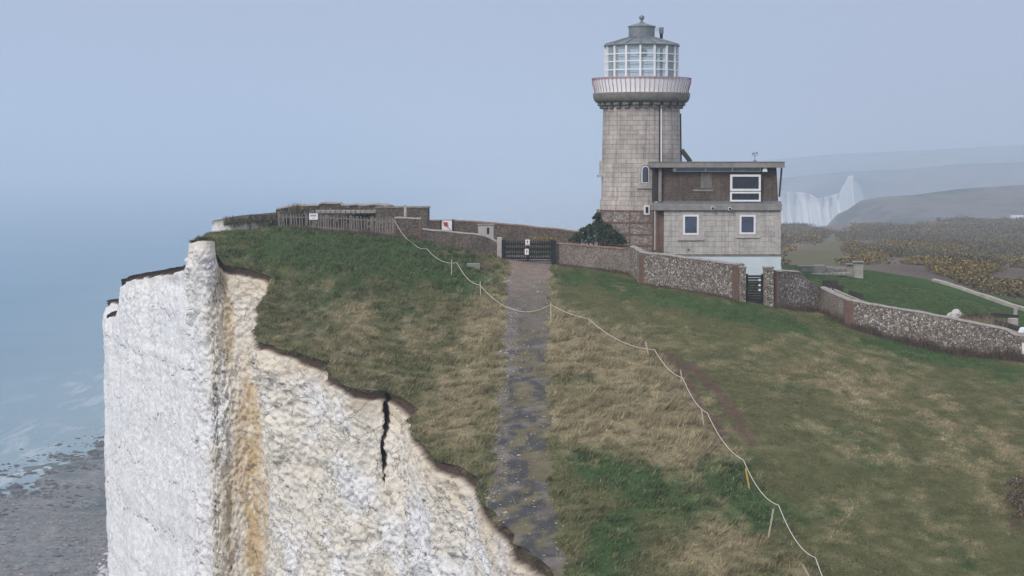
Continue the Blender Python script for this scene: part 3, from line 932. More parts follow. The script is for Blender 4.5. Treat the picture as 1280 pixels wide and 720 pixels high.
SHX = np.interp
def beach_z(x, y):
    shore = np.interp(y, [0, 380, 450, 530, 595, 650, 720, 800, 950], [-150, -146, -141, -134, -133, -129, -118, -100, -70])
    d_in = x - shore
    n1 = fbm(x / 22, y / 40, 141, 4); n2 = fbm(x / 4, y / 6, 142, 3); n3 = fbm(x / 60, y / 90, 143, 2)
    z = np.where(d_in > 0, .16 + .02 * d_in, .03 * d_in) + (n1 - .5) * .8 + (n2 - .5) * .95 + (n3 - .5) * .5
    return z + np.clip(d_in - 50, 0, 80) * .04
def beach_c(x, y, z):
    n1 = fbm(x / 12, y / 16, 145, 4); n2 = fbm(x / 2.2, y / 3, 146, 3); n3 = fbm(x / 40, y / 30, 147, 3)
    c = np.array((.165, .16, .15))[None] * (.55 + .8 * n2[:, None])
    weed = sstep(.50, .62, n3 * .6 + n1 * .45); c = c * (1 - weed[:, None]) + np.array((.055, .078, .068)) * (.6 + .9 * n2[:, None]) * weed[:, None]
    br = sstep(.52, .66, fbm(x / 18, y / 22, 148, 3)) * .6; c = c * (1 - br[:, None]) + np.array((.20, .17, .15)) * (.6 + .7 * n2[:, None]) * br[:, None]
    return c
t = NT('foreshore', .6, .35)
v = t.pos(); at = t.attr('Col')
c = t.mix(1, at.outputs['Color'], t.ramp(t.noise(v, .42, 7, .85), [(.30, .25), (.5, .9), (.70, 2.0)]), 'MULTIPLY')
c = t.mix(t.ramp(t.vor(v, .55), [(.05, .6), (.16, 0)]), c, (.42, .41, .40))
BEACH = t.done(c, t.bump(t.noise(v, .7, 5, .75), 1, .6))
by_ = np.concatenate([np.arange(0, 380, 12), np.arange(380, 760, 1.6), np.arange(760, 1300, 12)])
bx_ = np.concatenate([np.arange(-190, -60, 1.1), np.arange(-60, 160, 8)])
beach = sheet('beach', bx_, by_, beach_z, BEACH, beach_c)
tag(beach, kind='structure')
# ------------------------------------------------------------------ far land across the bay
t = NT('far_down', 1, .05)
v = t.pos()
FARG = t.done(t.ramp(t.noise(t.pos((.006, .004, .012)), 1, 5, .65), [(.3, (.022, .028, .028)), (.47, (.055, .06, .048)), (.55, (.15, .135, .11)), (.62, (.05, .055, .045)), (.75, (.12, .12, .09))]))
t = NT('far_chalk', .95, .05)
v = t.pos((.022, .022, .016))
FARW = t.done(t.ramp(t.noise(v, 1, 6, .7), [(.3, (.58, .57, .56)), (.6, (.68, .67, .66))]), t.bump(t.noise(v, 1.5, 5, .7), 1, 6))


def ridge(name, prof, d, depth, slope_front, mat, back=.25, n=160, rough=6, toe=-3):
    """a long hill: crest follows prof [(px, py)], front falls to the sea or valley, back falls away"""
    px = np.linspace(prof[0][0], prof[-1][0], n)
    py = np.interp(px, [p[0] for p in prof], [p[1] for p in prof])
    top = np.array([tuple(P(a, b, d)) for a, b in zip(px, py)])
    rows = []
    for u, k in [(-1.0, 0), (-.8, .12), (-.6, .32), (-.4, .56), (-.2, .82), (0, 1), (.5, .97), (1.2, .8), (2.5, .3)]:
        yy = d + u * depth
        nz_ = (fbm(top[:, 0] / 220 + u, top[:, 0] * 0 + u * 3, 151, 4) - .5) * rough * (0 if u == 0 else 1)
        zz_ = toe + (top[:, 2] - toe) * k + nz_ if u <= 0 else top[:, 2] - {.5: 7, 1.2: 32, 2.5: 95}[u] - np.abs(nz_)
        rows.append(np.stack([top[:, 0] * max(1, 1 + u * depth / d), np.full(n, yy) + (fbm(top[:, 0] / 300, top[:, 0] * 0 + u, 152, 2) - .5) * depth * .15 * (u != 0), zz_], 1))
    Vv = np.concatenate(rows); m_ = len(rows)
    idx = np.arange(m_ * n).reshape(m_, n)
    f = np.stack([idx[:-1, :-1], idx[:-1, 1:], idx[1:, 1:], idx[1:, :-1]], -1).reshape(-1, 4)
    o = npmesh(name, Vv, f, mat, smooth=True)
    return tag(o, kind='structure')


ridge('far_hill', [(1026, 292), (1032, 284), (1046, 268), (1060, 262), (1075, 251), (1100, 246), (1140, 244), (1200, 236), (1280, 231), (1500, 222)], 1750, 520, .3, FARG, toe=30)
ridge('middle_hill', [(850, 236), (940, 226), (985, 222), (1060, 214), (1130, 212), (1200, 205), (1280, 203), (1550, 196)], 3900, 550, .3, FARG, toe=2)
ridge('distant_ridge', [(850, 212), (960, 200), (1040, 193), (1150, 188), (1280, 181), (1550, 176)], 6000, 1500, .3, FARG, toe=2, rough=12)
ridge('distant_headland', [(500, 216), (530, 206), (570, 200), (640, 198), (720, 201), (800, 200), (900, 205)], 12500, 1200, .3, FARG, toe=2, rough=10)

# the white sea cliffs (one long wall with a peak), built as a thick slab of land with a chalk face
CP = [(880, 234), (930, 236), (972, 239), (1000, 240), (1012, 243), (1019, 248), (1030, 246), (1042, 243), (1050, 240), (1053, 232), (1057, 227), (1060, 219), (1063, 219), (1064, 226), (1068, 229), (1073, 232), (1075, 241), (1078, 250), (1090, 254), (1110, 258)]
n = 260
px = np.linspace(CP[0][0], CP[-1][0], n)
py = np.interp(px, [p[0] for p in CP], [p[1] for p in CP])
dd = 3050 - 150 * np.exp(-((px - 1060) / 14) ** 2) + (fbm(px / 14, px * 0, 161, 3) - .5) * 120
tp = np.array([tuple(P(a, b, c_)) for a, b, c_ in zip(px, py, dd)])
rows = []
for k in np.linspace(0, 1, 14):
    z_ = -2 + (tp[:, 2] + 2) * k
    off = (1 - k) * -60 + (fbm(px / 3.0 + k * .6, px * 0 + k * 5, 162, 4) - .5) * 9 * (1 if k < 1 else .3) - 25 * np.exp(-((1 - k) * 6))
    rows.append(np.stack([tp[:, 0], dd + off, z_], 1))
for q in (60, 250):
    rows.append(np.stack([tp[:, 0] * (dd + q) / dd, dd + q, tp[:, 2] - q * .03], 1))
Vv = np.concatenate(rows); m_ = len(rows)
idx = np.arange(m_ * n).reshape(m_, n)
f = np.stack([idx[:-1, :-1], idx[:-1, 1:], idx[1:, 1:], idx[1:, :-1]], -1).reshape(-1, 4)
o = npmesh('far_cliffs', Vv, f, FARW, smooth=True); tag(o, kind='structure')


# ------------------------------------------------------------------ grass on the clifftop
def blades(name, n_try, region, mat, hmul=1.0, seed=3):
    rg = np.random.default_rng(seed)
    x = rg.uniform(region[0], region[1], n_try); y = rg.uniform(region[2], region[3], n_try)
    keep = inside_land(x, y)
    x, y = x[keep], y[keep]
    z = terr(x, y)
    px, py = proj(x, y, z)
    k = (px > 120) & (px < 1400) & (py < 790) & (py > 250)
    trk_ = in_track(x, y)
    tz = fbm(x / 1.0, y / .55, 121, 3)
    k &= (~trk_) | ((tz > .56) & (py > 410) & (rg.random(len(x)) < .10))
    # nothing grows inside walls, house and lighthouse
    k &= ~((x > 8.6) & (x < 19.3) & (y > 136.5) & (y < 146.5)) & ~((x - 9.2) ** 2 + (y - 143) ** 2 < 14)
    x, y, z, px, py = x[k], y[k], z[k], px[k], py[k]
    c, sw, gw, dw = ground_colour(x, y, z)
    lawn = 1 - sstep(.0, 22, 690 + (py - 380) * .92 - px + 18) * 1.0      # trodden turf right of the rope
    lawn = np.where(px > np.interp(py, [380, 400, 437, 472, 516, 574, 631, 696, 720], [690, 735, 818, 853, 884, 929, 973, 1019, 1026]) + 6, 1.0, 0.0)
    clump = fbm(x / .55, y / .55, 171, 2)
    h = np.where(lawn > .5, .05 + .09 * sw, .09 + .22 * sstep(.42, .8, clump) * (.5 + .7 * sw)) * hmul
    h = h * (1 - .9 * dw) * (.6 + .8 * rg.random(len(x)))
    h = np.where(px < 640, np.minimum(h, .30), h)
    dens = np.where(lawn > .5, 1.0, .45 + .8 * sstep(.35, .7, clump)) * (1 - dw) ** 2
    k = rg.random(len(x)) < dens
    x, y, z, c, h, sw = x[k], y[k], z[k], c[k], h[k], sw[k]
    nb = 5
    n = len(x)
    X = np.repeat(x, nb) + rg.normal(0, .05, n * nb); Y = np.repeat(y, nb) + rg.normal(0, .05, n * nb)
    Z = np.repeat(z, nb) - .03 + (fbm(X / 2.2, Y / 2.2, 101, 3) - .5) * .16
    H = np.repeat(h, nb) * (.55 + .8 * rg.random(n * nb))
    wind = .9 + 1.3 * fbm(X / 6, Y / 6, 172, 2)
    an = rg.normal(0, .9, n * nb) + .3
    lean = H * (.35 + .6 * rg.random(n * nb)) * wind * .8
    wd = .010 + .008 * rg.random(n * nb)
    ta = rg.uniform(0, np.pi, n * nb)
    dx, dy = np.cos(ta) * wd, np.sin(ta) * wd
    b0 = np.stack([X - dx, Y - dy, Z], 1); b1 = np.stack([X + dx, Y + dy, Z], 1)
    tp_ = np.stack([X + np.cos(an) * lean, Y + np.sin(an) * lean, Z + H], 1)
    Vv = np.stack([b0, b1, tp_], 1).reshape(-1, 3)
    tl_ = np.exp(rg.normal(0, .30, (n, 1))) * (.62 + .75 * vnoise(x / .22, y / .40, 173))[:, None]
    cc = np.repeat(c * np.clip(tl_, .3, 2.2), nb, 0) * 1.1 * (.65 + .7 * rg.random((n * nb, 1)))
    dt_ = rg.random(n) < .05 + .34 * sw
    dead = ((rg.random(n * nb) < .12) | (np.repeat(dt_, nb) & (rg.random(n * nb) < .85)))[:, None]
    cc = np.where(dead, np.array((.32, .265, .17)) * (.55 + .6 * rg.random((n * nb, 1))), cc)
    cc = np.repeat(cc, 3, 0)
    print(name, n * nb)
    o = npmesh(name, Vv, np.arange(n * nb * 3).reshape(-1, 3), mat, col=np.clip(cc, .01, .6))
    return tag(o, 'wind combed rough grass covering the clifftop', 'grass', kind='stuff')


t = NT('grass_blade', .9, .1)
GRASS = t.done(t.attr('Col').outputs['Color'])
blades('grass', 480000, (-28, 34, 68, 142), GRASS)

# ------------------------------------------------------------------ gorse on the heath
def leafmesh(centres, radii, nper, leaf, colf, rg, flat=.75):
    """leaf-sized faces spread through the outer volume of each mound"""
    N_ = len(centres)
    tot = N_ * nper
    dirs = rg.normal(size=(tot, 3)); dirs /= np.linalg.norm(dirs, axis=1)[:, None]
    dirs[:, 2] = np.abs(dirs[:, 2])
    rr = rg.uniform(.62, 1.08, tot)
    c = np.repeat(centres, nper, 0); r_ = np.repeat(radii, nper)
    p = c + dirs * (rr * r_)[:, None] * np.array((1, 1, flat))
    u = rg.normal(size=(tot, 3)); u /= np.linalg.norm(u, axis=1)[:, None]
    w_ = np.cross(u, dirs); w_ /= np.linalg.norm(w_, axis=1)[:, None] + 1e-6
    s = (np.repeat(leaf, nper) if np.ndim(leaf) else leaf) * rg.uniform(.6, 1.4, tot)
    s = s[:, None]
    Vv = np.stack([p - u * s, p + w_ * s * .8, p + u * s], 1).reshape(-1, 3)
    col = colf(dirs, rr, tot)
    return Vv, np.arange(tot * 3).reshape(-1, 3), np.repeat(col, 3, 0)


t = NT('gorse_leaf', .9, .1)
GORSE = t.done(t.attr('Col').outputs['Color'])
rg = np.random.default_rng(5)
ng = 30000
gy = 172 * (1000 / 172) ** rg.random(ng); gpx = rg.uniform(940, 1420, ng)
gx = (gpx - 640) / FPX * gy
gz = heath_z(gx, gy)
gpx, gpy = proj(gx, gy, gz)
dm = fbm(gpx / 55, gpy / 9, 181, 4) + .07 * sstep(330, 290, gpy) - .05 * sstep(345, 375, gpy)
keep = (dm > .47) & (rg.random(ng) < sstep(.46, .52, dm)) & (heath_green(gx, gy, gz) < .42) & (gpy < 392)
band = (np.abs(gpy - np.interp(gpx, [985, 1060, 1280], [336, 331, 322])) < 3) | ((gpx < 1060) & (gpy > 300) & (gpx > 1000))
keep &= ~(band & (rg.random(ng) < .9))
# garden slope stays clear
keep &= ~((gpx < 1165) & (gpy > 332)) & ~((gpy > 338 + (gpx - 1160) * .38) & (gpx > 1100))
gx, gy, gz = gx[keep], gy[keep], gz[keep]
print('gorse', len(gx))
rad = rg.uniform(.5, 1.1, len(gx)) * (.6 + 1.6 * fbm(gx / 9, gy / 16, 185, 2)) * (.8 + gy / 700)
cen_ = np.stack([gx, gy, gz + .1], 1)
flower = fbm(gx / 22, gy / 60, 183, 3)
fl = np.repeat(flower, 40)
def gcol(dirs, rr, tot):
    c = np.array((.115, .105, .062))[None] * rg.uniform(.5, 1.6, (tot, 1))
    y = (rg.random(tot) < sstep(.42, .70, fl) * .42) & (dirs[:, 2] > .2)
    c = np.where(y[:, None], np.array((.33, .235, .075)) * rg.uniform(.5, 1.2, (tot, 1)), c)
    b = (rg.random(tot) < .25)
    return np.where((b & ~y)[:, None], np.array((.15, .118, .088)), c)
Vg, Fg, Cg = leafmesh(cen_, rad, 40, .11 * (1 + gy / 350), gcol, rg, .62)
o = npmesh('gorse', Vg, Fg, GORSE, col=Cg)
tag(o, 'yellow flowering gorse scrub covering the heath beyond', 'gorse', kind='stuff')

# grass hanging over the cliff edge
rg = np.random.default_rng(8)
ix = rg.integers(0, len(EDGE_TOP), 30000)
ix = ix[(EDGE_TOP[ix, 1] > 66) & (EDGE_TOP[ix, 1] < 140)]
nE = normals(gsm(E0, .5))[ix]
sft = rg.uniform(-.25, .06, len(ix))
bx, by, bz_ = EDGE_TOP[ix, 0] + nE[:, 0] * sft, EDGE_TOP[ix, 1] + nE[:, 1] * sft, EDGE_TOP[ix, 2] - .02
cE, *_ = ground_colour(bx, by, bz_)
cl = fbm(ARC[ix] / .6, ARC[ix] * 0, 88, 3)
kk_ = rg.random(len(ix)) < sstep(.35, .65, cl)
bx, by, bz_, cE, nE, cl = bx[kk_], by[kk_], bz_[kk_], cE[kk_], nE[kk_], cl[kk_]
L_ = rg.uniform(.08, .30, len(bx)) * (.4 + cl)
ta = rg.uniform(0, np.pi, len(bx)); wd = .014
ox = nE[:, 0] * L_ * .8 + rg.normal(0, .06, len(bx)); oy = nE[:, 1] * L_ * .8 + rg.normal(0, .06, len(bx)); oz = rg.uniform(-.7, .5, len(bx)) * L_
Vh = np.stack([np.stack([bx - np.cos(ta) * wd, by - np.sin(ta) * wd, bz_], 1), np.stack([bx + np.cos(ta) * wd, by + np.sin(ta) * wd, bz_], 1), np.stack([bx + ox, by + oy, bz_ + oz], 1)], 1).reshape(-1, 3)
ch = np.repeat(cE * rg.uniform(.6, 1.4, (len(bx), 1)), 3, 0)
o = npmesh('edge_grass', Vh, np.arange(len(bx) * 3).reshape(-1, 3), GRASS, col=ch); tag(o, 'tufts of grass overhanging the soil along the cliff edge', 'grass', kind='stuff')
# ------------------------------------------------------------------ building materials
def masonry(name, c_lo, c_hi, mortar, bw, bh, rough=.9, msize=.012, wet=None):
    """coursed blocks mapped round vertical walls in any plan: u = running length, v = height"""
    t = NT(name, rough, .15)
    uv = t.attr('Col')       # r,g carry running length and height
    sp = t.n('ShaderNodeSeparateColor'); t.l(uv.outputs['Color'], sp.inputs[0])
    cb = t.n('ShaderNodeCombineXYZ'); t.l(sp.outputs[0], cb.inputs[0]); t.l(sp.outputs[1], cb.inputs[1])
    return t, cb.outputs[0]


def brick_tex(t, vec, bw, bh, msize, c1, c2, mortar):
    b = t.n('ShaderNodeTexBrick')
    b.inputs['Scale'].default_value = 1
    b.inputs['Brick Width'].default_value = bw; b.inputs['Row Height'].default_value = bh
    b.inputs['Mortar Size'].default_value = msize; b.inputs['Mortar Smooth'].default_value = .2
    b.inputs['Color1'].default_value = (*c1, 1); b.inputs['Color2'].default_value = (*c2, 1); b.inputs['Mortar'].default_value = (*mortar, 1)
    t.l(vec, b.inputs['Vector'])
    return b


def wall_vec(t):
    """x+y running length, z height: object space for straight walls"""
    tc = t.n('ShaderNodeTexCoord'); s = t.n('ShaderNodeSeparateXYZ'); t.l(tc.outputs['Object'], s.inputs[0])
    g = t.n('ShaderNodeNewGeometry'); sn = t.n('ShaderNodeSeparateXYZ'); t.l(g.outputs['True Normal'], sn.inputs[0])
    side = t.math('GREATER_THAN', t.math('ABSOLUTE', sn.outputs[0]), .72)
    u = t.n('ShaderNodeMix', data_type='FLOAT')
    t.l(side, u.inputs[0]); t.l(s.outputs[0], u.inputs[2]); t.l(s.outputs[1], u.inputs[3])
    cb = t.n('ShaderNodeCombineXYZ'); t.l(u.outputs[0], cb.inputs[0]); t.l(s.outputs[2], cb.inputs[1])
    return cb.outputs[0], tc.outputs['Object']


def ashlar(name, c1, c2, mortar, bw=.78, bh=.34, ms=.012, polar=None, dirt=.35):
    t = NT(name, .92, .12)
    if polar:
        tc = t.n('ShaderNodeTexCoord'); s = t.n('ShaderNodeSeparateXYZ'); t.l(tc.outputs['Object'], s.inputs[0])
        a = t.math('ARCTAN2', s.outputs[0], t.math('MULTIPLY', s.outputs[1], -1))
        cb = t.n('ShaderNodeCombineXYZ'); t.l(t.math('MULTIPLY', a, polar), cb.inputs[0]); t.l(s.outputs[2], cb.inputs[1])
        vec, ob = cb.outputs[0], tc.outputs['Object']
    else:
        vec, ob = wall_vec(t)
    dvn = t.n('ShaderNodeVectorMath', operation='ADD'); svn = t.n('ShaderNodeVectorMath', operation='SCALE'); svn.inputs['Scale'].default_value = bw * .06
    nvn = t.n('ShaderNodeTexNoise'); nvn.inputs['Scale'].default_value = 2.2; t.l(ob, nvn.inputs['Vector']); t.l(nvn.outputs['Color'], svn.inputs[0]); t.l(vec, dvn.inputs[0]); t.l(svn.outputs[0], dvn.inputs[1]); vec = dvn.outputs[0]
    b = brick_tex(t, vec, bw, bh, ms, c1, c2, mortar)
    st = t.ramp(t.noise(ob, .7, 5, .7), [(.3, 1 - dirt), (.7, 1.12)])
    st2 = t.ramp(t.noise(ob, 9, 4, .7), [(.3, .82), (.7, 1.1)])
    c = t.mix(1, t.mix(1, b.outputs['Color'], st, 'MULTIPLY'), st2, 'MULTIPLY')
    # rain streaks
    mp = t.n('ShaderNodeMapping'); mp.inputs['Scale'].default_value = (2.2, 2.2, .12); t.l(ob, mp.inputs['Vector'])
    c = t.mix(1, c, t.ramp(t.noise(mp.outputs[0], 1.6, 5, .7), [(.32, .62), (.52, 1.03)]), 'MULTIPLY')
    h = t.math('ADD', t.math('MULTIPLY', b.outputs['Fac'], -1), t.math('MULTIPLY', t.noise(ob, 12, 4), .35))
    return t.done(c, t.bump(h, .7, .02))


TOWER = ashlar('tower_granite', (.52, .465, .42), (.43, .39, .355), (.28, .25, .23), .80, .33, .016, polar=2.8, dirt=.30)
STONE = ashlar('house_stone', (.55, .515, .48), (.46, .435, .41), (.31, .29, .27), .80, .36, .012, dirt=.25)
PLAINSTONE = plain('dressed_stone', (.45, .42, .39), .9, .3, 2.5, bump=.3)
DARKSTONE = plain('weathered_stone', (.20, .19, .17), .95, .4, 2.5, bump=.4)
CONC = plain('old_concrete', (.27, .255, .24), .95, .35, 1.6, bump=.3)
SHINGLE = ashlar('brown_tile_hanging', (.19, .150, .122), (.135, .105, .088), (.065, .053, .045), .17, .12, .010, dirt=.25)
BRICK = ashlar('red_brick', (.25, .135, .10), (.20, .115, .09), (.25, .215, .19), .225, .075, .010, dirt=.35)
WHITEP = plain('white_paint', (.78, .78, .79), .5, .08, 3)
PINKP = plain('faded_red_paint', (.42, .17, .20), .6, .2, 4)
BLUEP = plain('pale_blue_render', (.56, .63, .67), .85, .12, 1.2)
LEAD = plain('lead_sheet', (.20, .22, .235), .55, .3, 2.2, metal=.3)
BLACKP = plain('black_paint', (.018, .019, .022), .5, .3, 5)
DARKW = plain('dark_timber', (.055, .048, .042), .85, .4, 5)
STEEL = plain('grey_steel', (.25, .26, .27), .45, .2, 5, metal=.6)


def glassmat(name, c=(.03, .04, .06), rough=.06):
    t = NT(name, rough, .8)
    v = t.pos()
    return t.done(t.ramp(t.noise(v, 1.5, 2), [(.3, tuple(k * .7 for k in c)), (.7, tuple(k * 1.3 for k in c))]))


GLASS = glassmat('window_glass', (.05, .065, .10))
DGLASS = glassmat('dark_window_glass', (.012, .014, .018))
PGLASS = glassmat('pale_strip_glass', (.16, .19, .23), .2)
# clear lantern panes
lg = bpy.data.materials.new('lantern_glass'); lg.use_nodes = True
t_ = lg.node_tree; t_.nodes.remove(t_.nodes['Principled BSDF'])
tr_ = t_.nodes.new('ShaderNodeBsdfTransparent'); tr_.inputs[0].default_value = (.90, .955, .96, 1)
gl_ = t_.nodes.new('ShaderNodeBsdfGlossy'); gl_.inputs['Roughness'].default_value = .04
mx_ = t_.nodes.new('ShaderNodeMixShader'); fr_ = t_.nodes.new('ShaderNodeFresnel'); fr_.inputs[0].default_value = 1.5
t_.links.new(fr_.outputs[0], mx_.inputs[0]); t_.links.new(tr_.outputs[0], mx_.inputs[1]); t_.links.new(gl_.outputs[0], mx_.inputs[2])
df_ = t_.nodes.new('ShaderNodeBsdfDiffuse'); df_.inputs[0].default_value = (.62, .72, .74, 1)
m2_ = t_.nodes.new('ShaderNodeMixShader'); m2_.inputs[0].default_value = .30        # pale diffuse share painted in to brighten the panes like reflected sky
t_.links.new(mx_.outputs[0], m2_.inputs[1]); t_.links.new(df_.outputs[0], m2_.inputs[2])
t_.links.new(m2_.outputs[0], t_.nodes['Material Output'].inputs[0])

# ------------------------------------------------------------------ lighthouse
LD = 142.0
cxw = P(801, 315, LD).x
LC = (cxw, LD)
def lz(y, d=LD): return P(800, y, d).z
PXM = LD / FPX
zbase = lz(316)
lh = empty('lighthouse', (cxw, LD, zbase - .6), 'round grey granite lighthouse tower with glazed lantern and white gallery on the clifftop', 'lighthouse')
O = (cxw, LD, 0)
def lp(mb, name, mat, parent=lh, bevel=0):
    o = mb.build(name, mat, None, bevel, origin=O)
    return attach_to(o, parent)
def world_loc(o):
    v = Vector(o.location)
    p = o.parent
    while p is not None:
        v = v + Vector(p.location); p = p.parent
    return v
def attach_to(o, parent):
    o.location = Vector(o.location) - world_loc(parent)
    o.parent = parent
    return o

def rr(px): return px * PXM
yb = [(49.5, 262.5), (51.2, 262), (51.2, 251), (50.2, 248.5), (49.6, 246), (48.7, 190), (47.6, 131)]
tower = lp(MB().lathe([(rr(a), lz(b)) for a, b in yb], LC, 72), 'tower_wall', TOWER)
# square flint base with brick lacing
FLB = None
t = NT('flint_panel', .9, .2)
vec, ob = wall_vec(t)
cell = t.n('ShaderNodeTexVoronoi'); cell.inputs['Scale'].default_value = 9; t.l(ob, cell.inputs['Vector'])
sp = t.n('ShaderNodeSeparateColor'); t.l(cell.outputs['Color'], sp.inputs[0])
fc = t.ramp(sp.outputs[0], [(.0, (.22, .195, .175)), (.45, (.37, .325, .285)), (.8, (.46, .41, .37)), (.95, (.60, .57, .54))], 'CONSTANT')
edge = t.ramp(t.vor(ob, 9, 'DISTANCE_TO_EDGE'), [(.02, 0), (.09, 1)])
c = t.mix(edge, (.30, .245, .21), fc)
FLINTP = t.done(t.mix(1, c, t.ramp(t.noise(ob, .8, 4), [(.3, .72), (.7, 1.1)]), 'MULTIPLY'), t.bump(edge, .8, .03))
fy = LD - 2.93
def fx(px, d=fy): return P(px, 300, d).x
def fz(y, d=fy): return P(800, y, d).z
base = lp(MB().span(fx(750), fx(852), fy, fy + 5.86, zbase - 1.6, lz(262.5) - .003), 'base', FLINTP)
lac = MB()
for y0, y1 in ((263, 265.3), (277.4, 279.4), (292.4, 294.4), (306.4, 308.4)):
    lac.span(fx(750) - .015, fx(817.5), fy - .02, fy + .2, fz(y1), fz(y0))
for x0, x1 in ((750, 752.5), (786.4, 788), (815.5, 817.5)):
    lac.span(fx(x0) - .012, fx(x1), fy - .015, fy + .2, fz(310), fz(262.6))
lp(lac, 'brick_lacing', BRICK, base)

# cornice, corbels, gallery
corn = [(47, 133), (50.5, 131.5), (51.5, 129), (56.5, 128.2), (59.0, 125.5), (60.2, 121.5), (60.2, 118.5), (44, 118.2)]
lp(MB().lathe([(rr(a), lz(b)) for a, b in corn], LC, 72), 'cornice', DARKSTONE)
corb_src = None
nco = 26
for k in range(nco):
    a = 2 * math.pi * k / nco + .05
    mb = MB()
    r0, r1 = rr(47.6), rr(54.6)
    z0, z1 = lz(132.5), lz(128)
    mb.box((LC[0], LC[1] - (r0 + r1) / 2, (z0 + z1) / 2), (.46, r1 - r0, z1 - z0))
    mb.box((LC[0], LC[1] - r0 - .12, z0 - .1), (.40, .26, .2))
    if corb_src is None:
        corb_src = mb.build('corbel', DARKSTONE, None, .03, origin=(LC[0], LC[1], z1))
        o = corb_src
    else:
        o = corb_src.copy(); COL.objects.link(o); o.parent = None; o.location = (LC[0], LC[1], z1)
    o.rotation_euler = (0, 0, a)
    attach_to(o, lh)
gal = lp(MB().lathe([(rr(44), lz(119)), (rr(60), lz(118.9)), (rr(60.4), lz(118)), (rr(60.4), lz(116.8)), (rr(44), lz(116.6))], LC, 72), 'gallery_floor', CONC)
pan = lp(MB().lathe([(rr(57.6), lz(117.2)), (rr(58.2), lz(110)), (rr(59.6), lz(103)), (rr(59.8), lz(99.4)), (rr(59.4), lz(99.4)), (rr(59.2), lz(103)), (rr(57.8), lz(110)), (rr(57.2), lz(117.2))], LC, 72, close=True), 'gallery_parapet', plain('parapet_white', (.86, .84, .85), .6, .08, 3))
rail = lp(MB().lathe([(rr(60.2), lz(98.0)), (rr(62.0), lz(98.0)), (rr(62.0), lz(99.0)), (rr(60.2), lz(99.0))], LC, 72, close=True), 'gallery_railing', PINKP)
bal = MB()
cv = [(58.4, 117.5), (58.6, 113.5), (59.8, 109), (61.2, 104.5), (61.6, 101), (61.2, 98.6)]
bal.tube([(LC[0], LC[1] - rr(a), lz(b)) for a, b in cv], .019, 5)
BALP = plain('weathered_rail_paint', (.34, .17, .19), .6, .25, 4)
b0 = bal.build('baluster', BALP, None, origin=(LC[0], LC[1], lz(99)))
nbal = 64
for k in range(nbal):
    o = b0 if k == 0 else b0.copy()
    if k: COL.objects.link(o); o.parent = None
    o.location = (LC[0], LC[1], lz(99))
    o.rotation_euler = (0, 0, 2 * math.pi * k / nbal)
    attach_to(o, rail)

# lantern
PH = R(-5.6)
NL = 16
lan = lp(MB().lathe([(rr(45.2), lz(117)), (rr(45.2), lz(98)), (rr(43.5), lz(98)), (rr(43.5), lz(117))], LC, NL, False, PH, True), 'lantern_wall', WHITEP)
pane = lp(MB().lathe([(rr(44.3), lz(98)), (rr(44.3), lz(58))], LC, NL, False, PH), 'lantern_glazing', lg)
# remove caps of the glazing tube
bm = bmesh.new(); bm.from_mesh(pane.data)
bmesh.ops.delete(bm, geom=[f for f in bm.faces if len(f.verts) > 4], context='FACES'); bm.to_mesh(pane.data); bm.free()
vb = MB()
for k in range(NL):
    a = 2 * math.pi * k / NL + PH
    x, y = LC[0] + rr(45) * math.sin(a), LC[1] - rr(45) * math.cos(a)
    vb.box((x, y, (lz(98) + lz(57.5)) / 2), (.13, .12, lz(57.5) - lz(98)), a)
lp(vb, 'mullions', WHITEP, pane)
lp(MB().lathe([(rr(43), lz(59)), (rr(43), lz(58.4))], LC, NL, False, PH), 'ceiling', WHITEP)
lp(MB().lathe([(rr(43), lz(99.5)), (rr(43), lz(98.9))], LC, NL, False, PH), 'lantern_floor', WHITEP)
hb = MB()
for yy in (68.7, 78.2, 88.4, 97.6):
    for k in range(NL):
        a0 = 2 * math.pi * k / NL + PH; a1 = a0 + 2 * math.pi / NL
        p0 = Vector((LC[0] + rr(45) * math.sin(a0), LC[1] - rr(45) * math.cos(a0), lz(yy)))
        p1 = Vector((LC[0] + rr(45) * math.sin(a1), LC[1] - rr(45) * math.cos(a1), lz(yy)))
        hb.bar(p0, p1, .06, .075)
lp(hb, 'glazing_bars', WHITEP, pane)
roof = lp(MB().lathe([(rr(47.2), lz(58.3)), (rr(47.6), lz(57.2)), (rr(46.2), lz(56.0)), (rr(17.2), lz(47.2)), (rr(5), lz(46.9))], LC, NL, False, PH), 'lantern_roof', LEAD)
rolls = MB()
for k in range(NL):
    a = 2 * math.pi * k / NL + PH
    rolls.tube([(LC[0] + rr(q) * math.sin(a), LC[1] - rr(q) * math.cos(a), lz(z_)) for q, z_ in ((46.4, 55.6), (17, 46.8))], .045, 6)
lp(rolls, 'roof_seams', LEAD, roof)
drum = lp(MB().lathe([(rr(16.2), lz(48)), (rr(16.2), lz(34.2)), (rr(17.4), lz(34)), (rr(17.4), lz(32.8)), (rr(9), lz(30.3)), (rr(4), lz(28.8)), (0, lz(28.6))], LC, 32), 'vent_drum', LEAD)
fin = lp(MB().lathe([(rr(4.4), lz(29.4)), (rr(2.4), lz(27.6)), (rr(1.5), lz(26)), (rr(1.7), lz(25)), (rr(3.0), lz(23.5)), (rr(3.35), lz(21.8)), (rr(2.6), lz(20)), (rr(.8), lz(19)), (0, lz(18.5))], LC, 20), 'ball_finial', LEAD, drum)
flx = P(827, 60, LD + .6).x
flue = lp(MB().tube([(flx, LD + .9, lz(118)), (flx, LD + .9, lz(38))], .11, 12), 'flue_pipe', BLACKP)
lp(MB().tube([(flx, LD + .9, lz(41)), (flx, LD + .9, lz(33.2))], .165, 12), 'cowl', STEEL, flue)
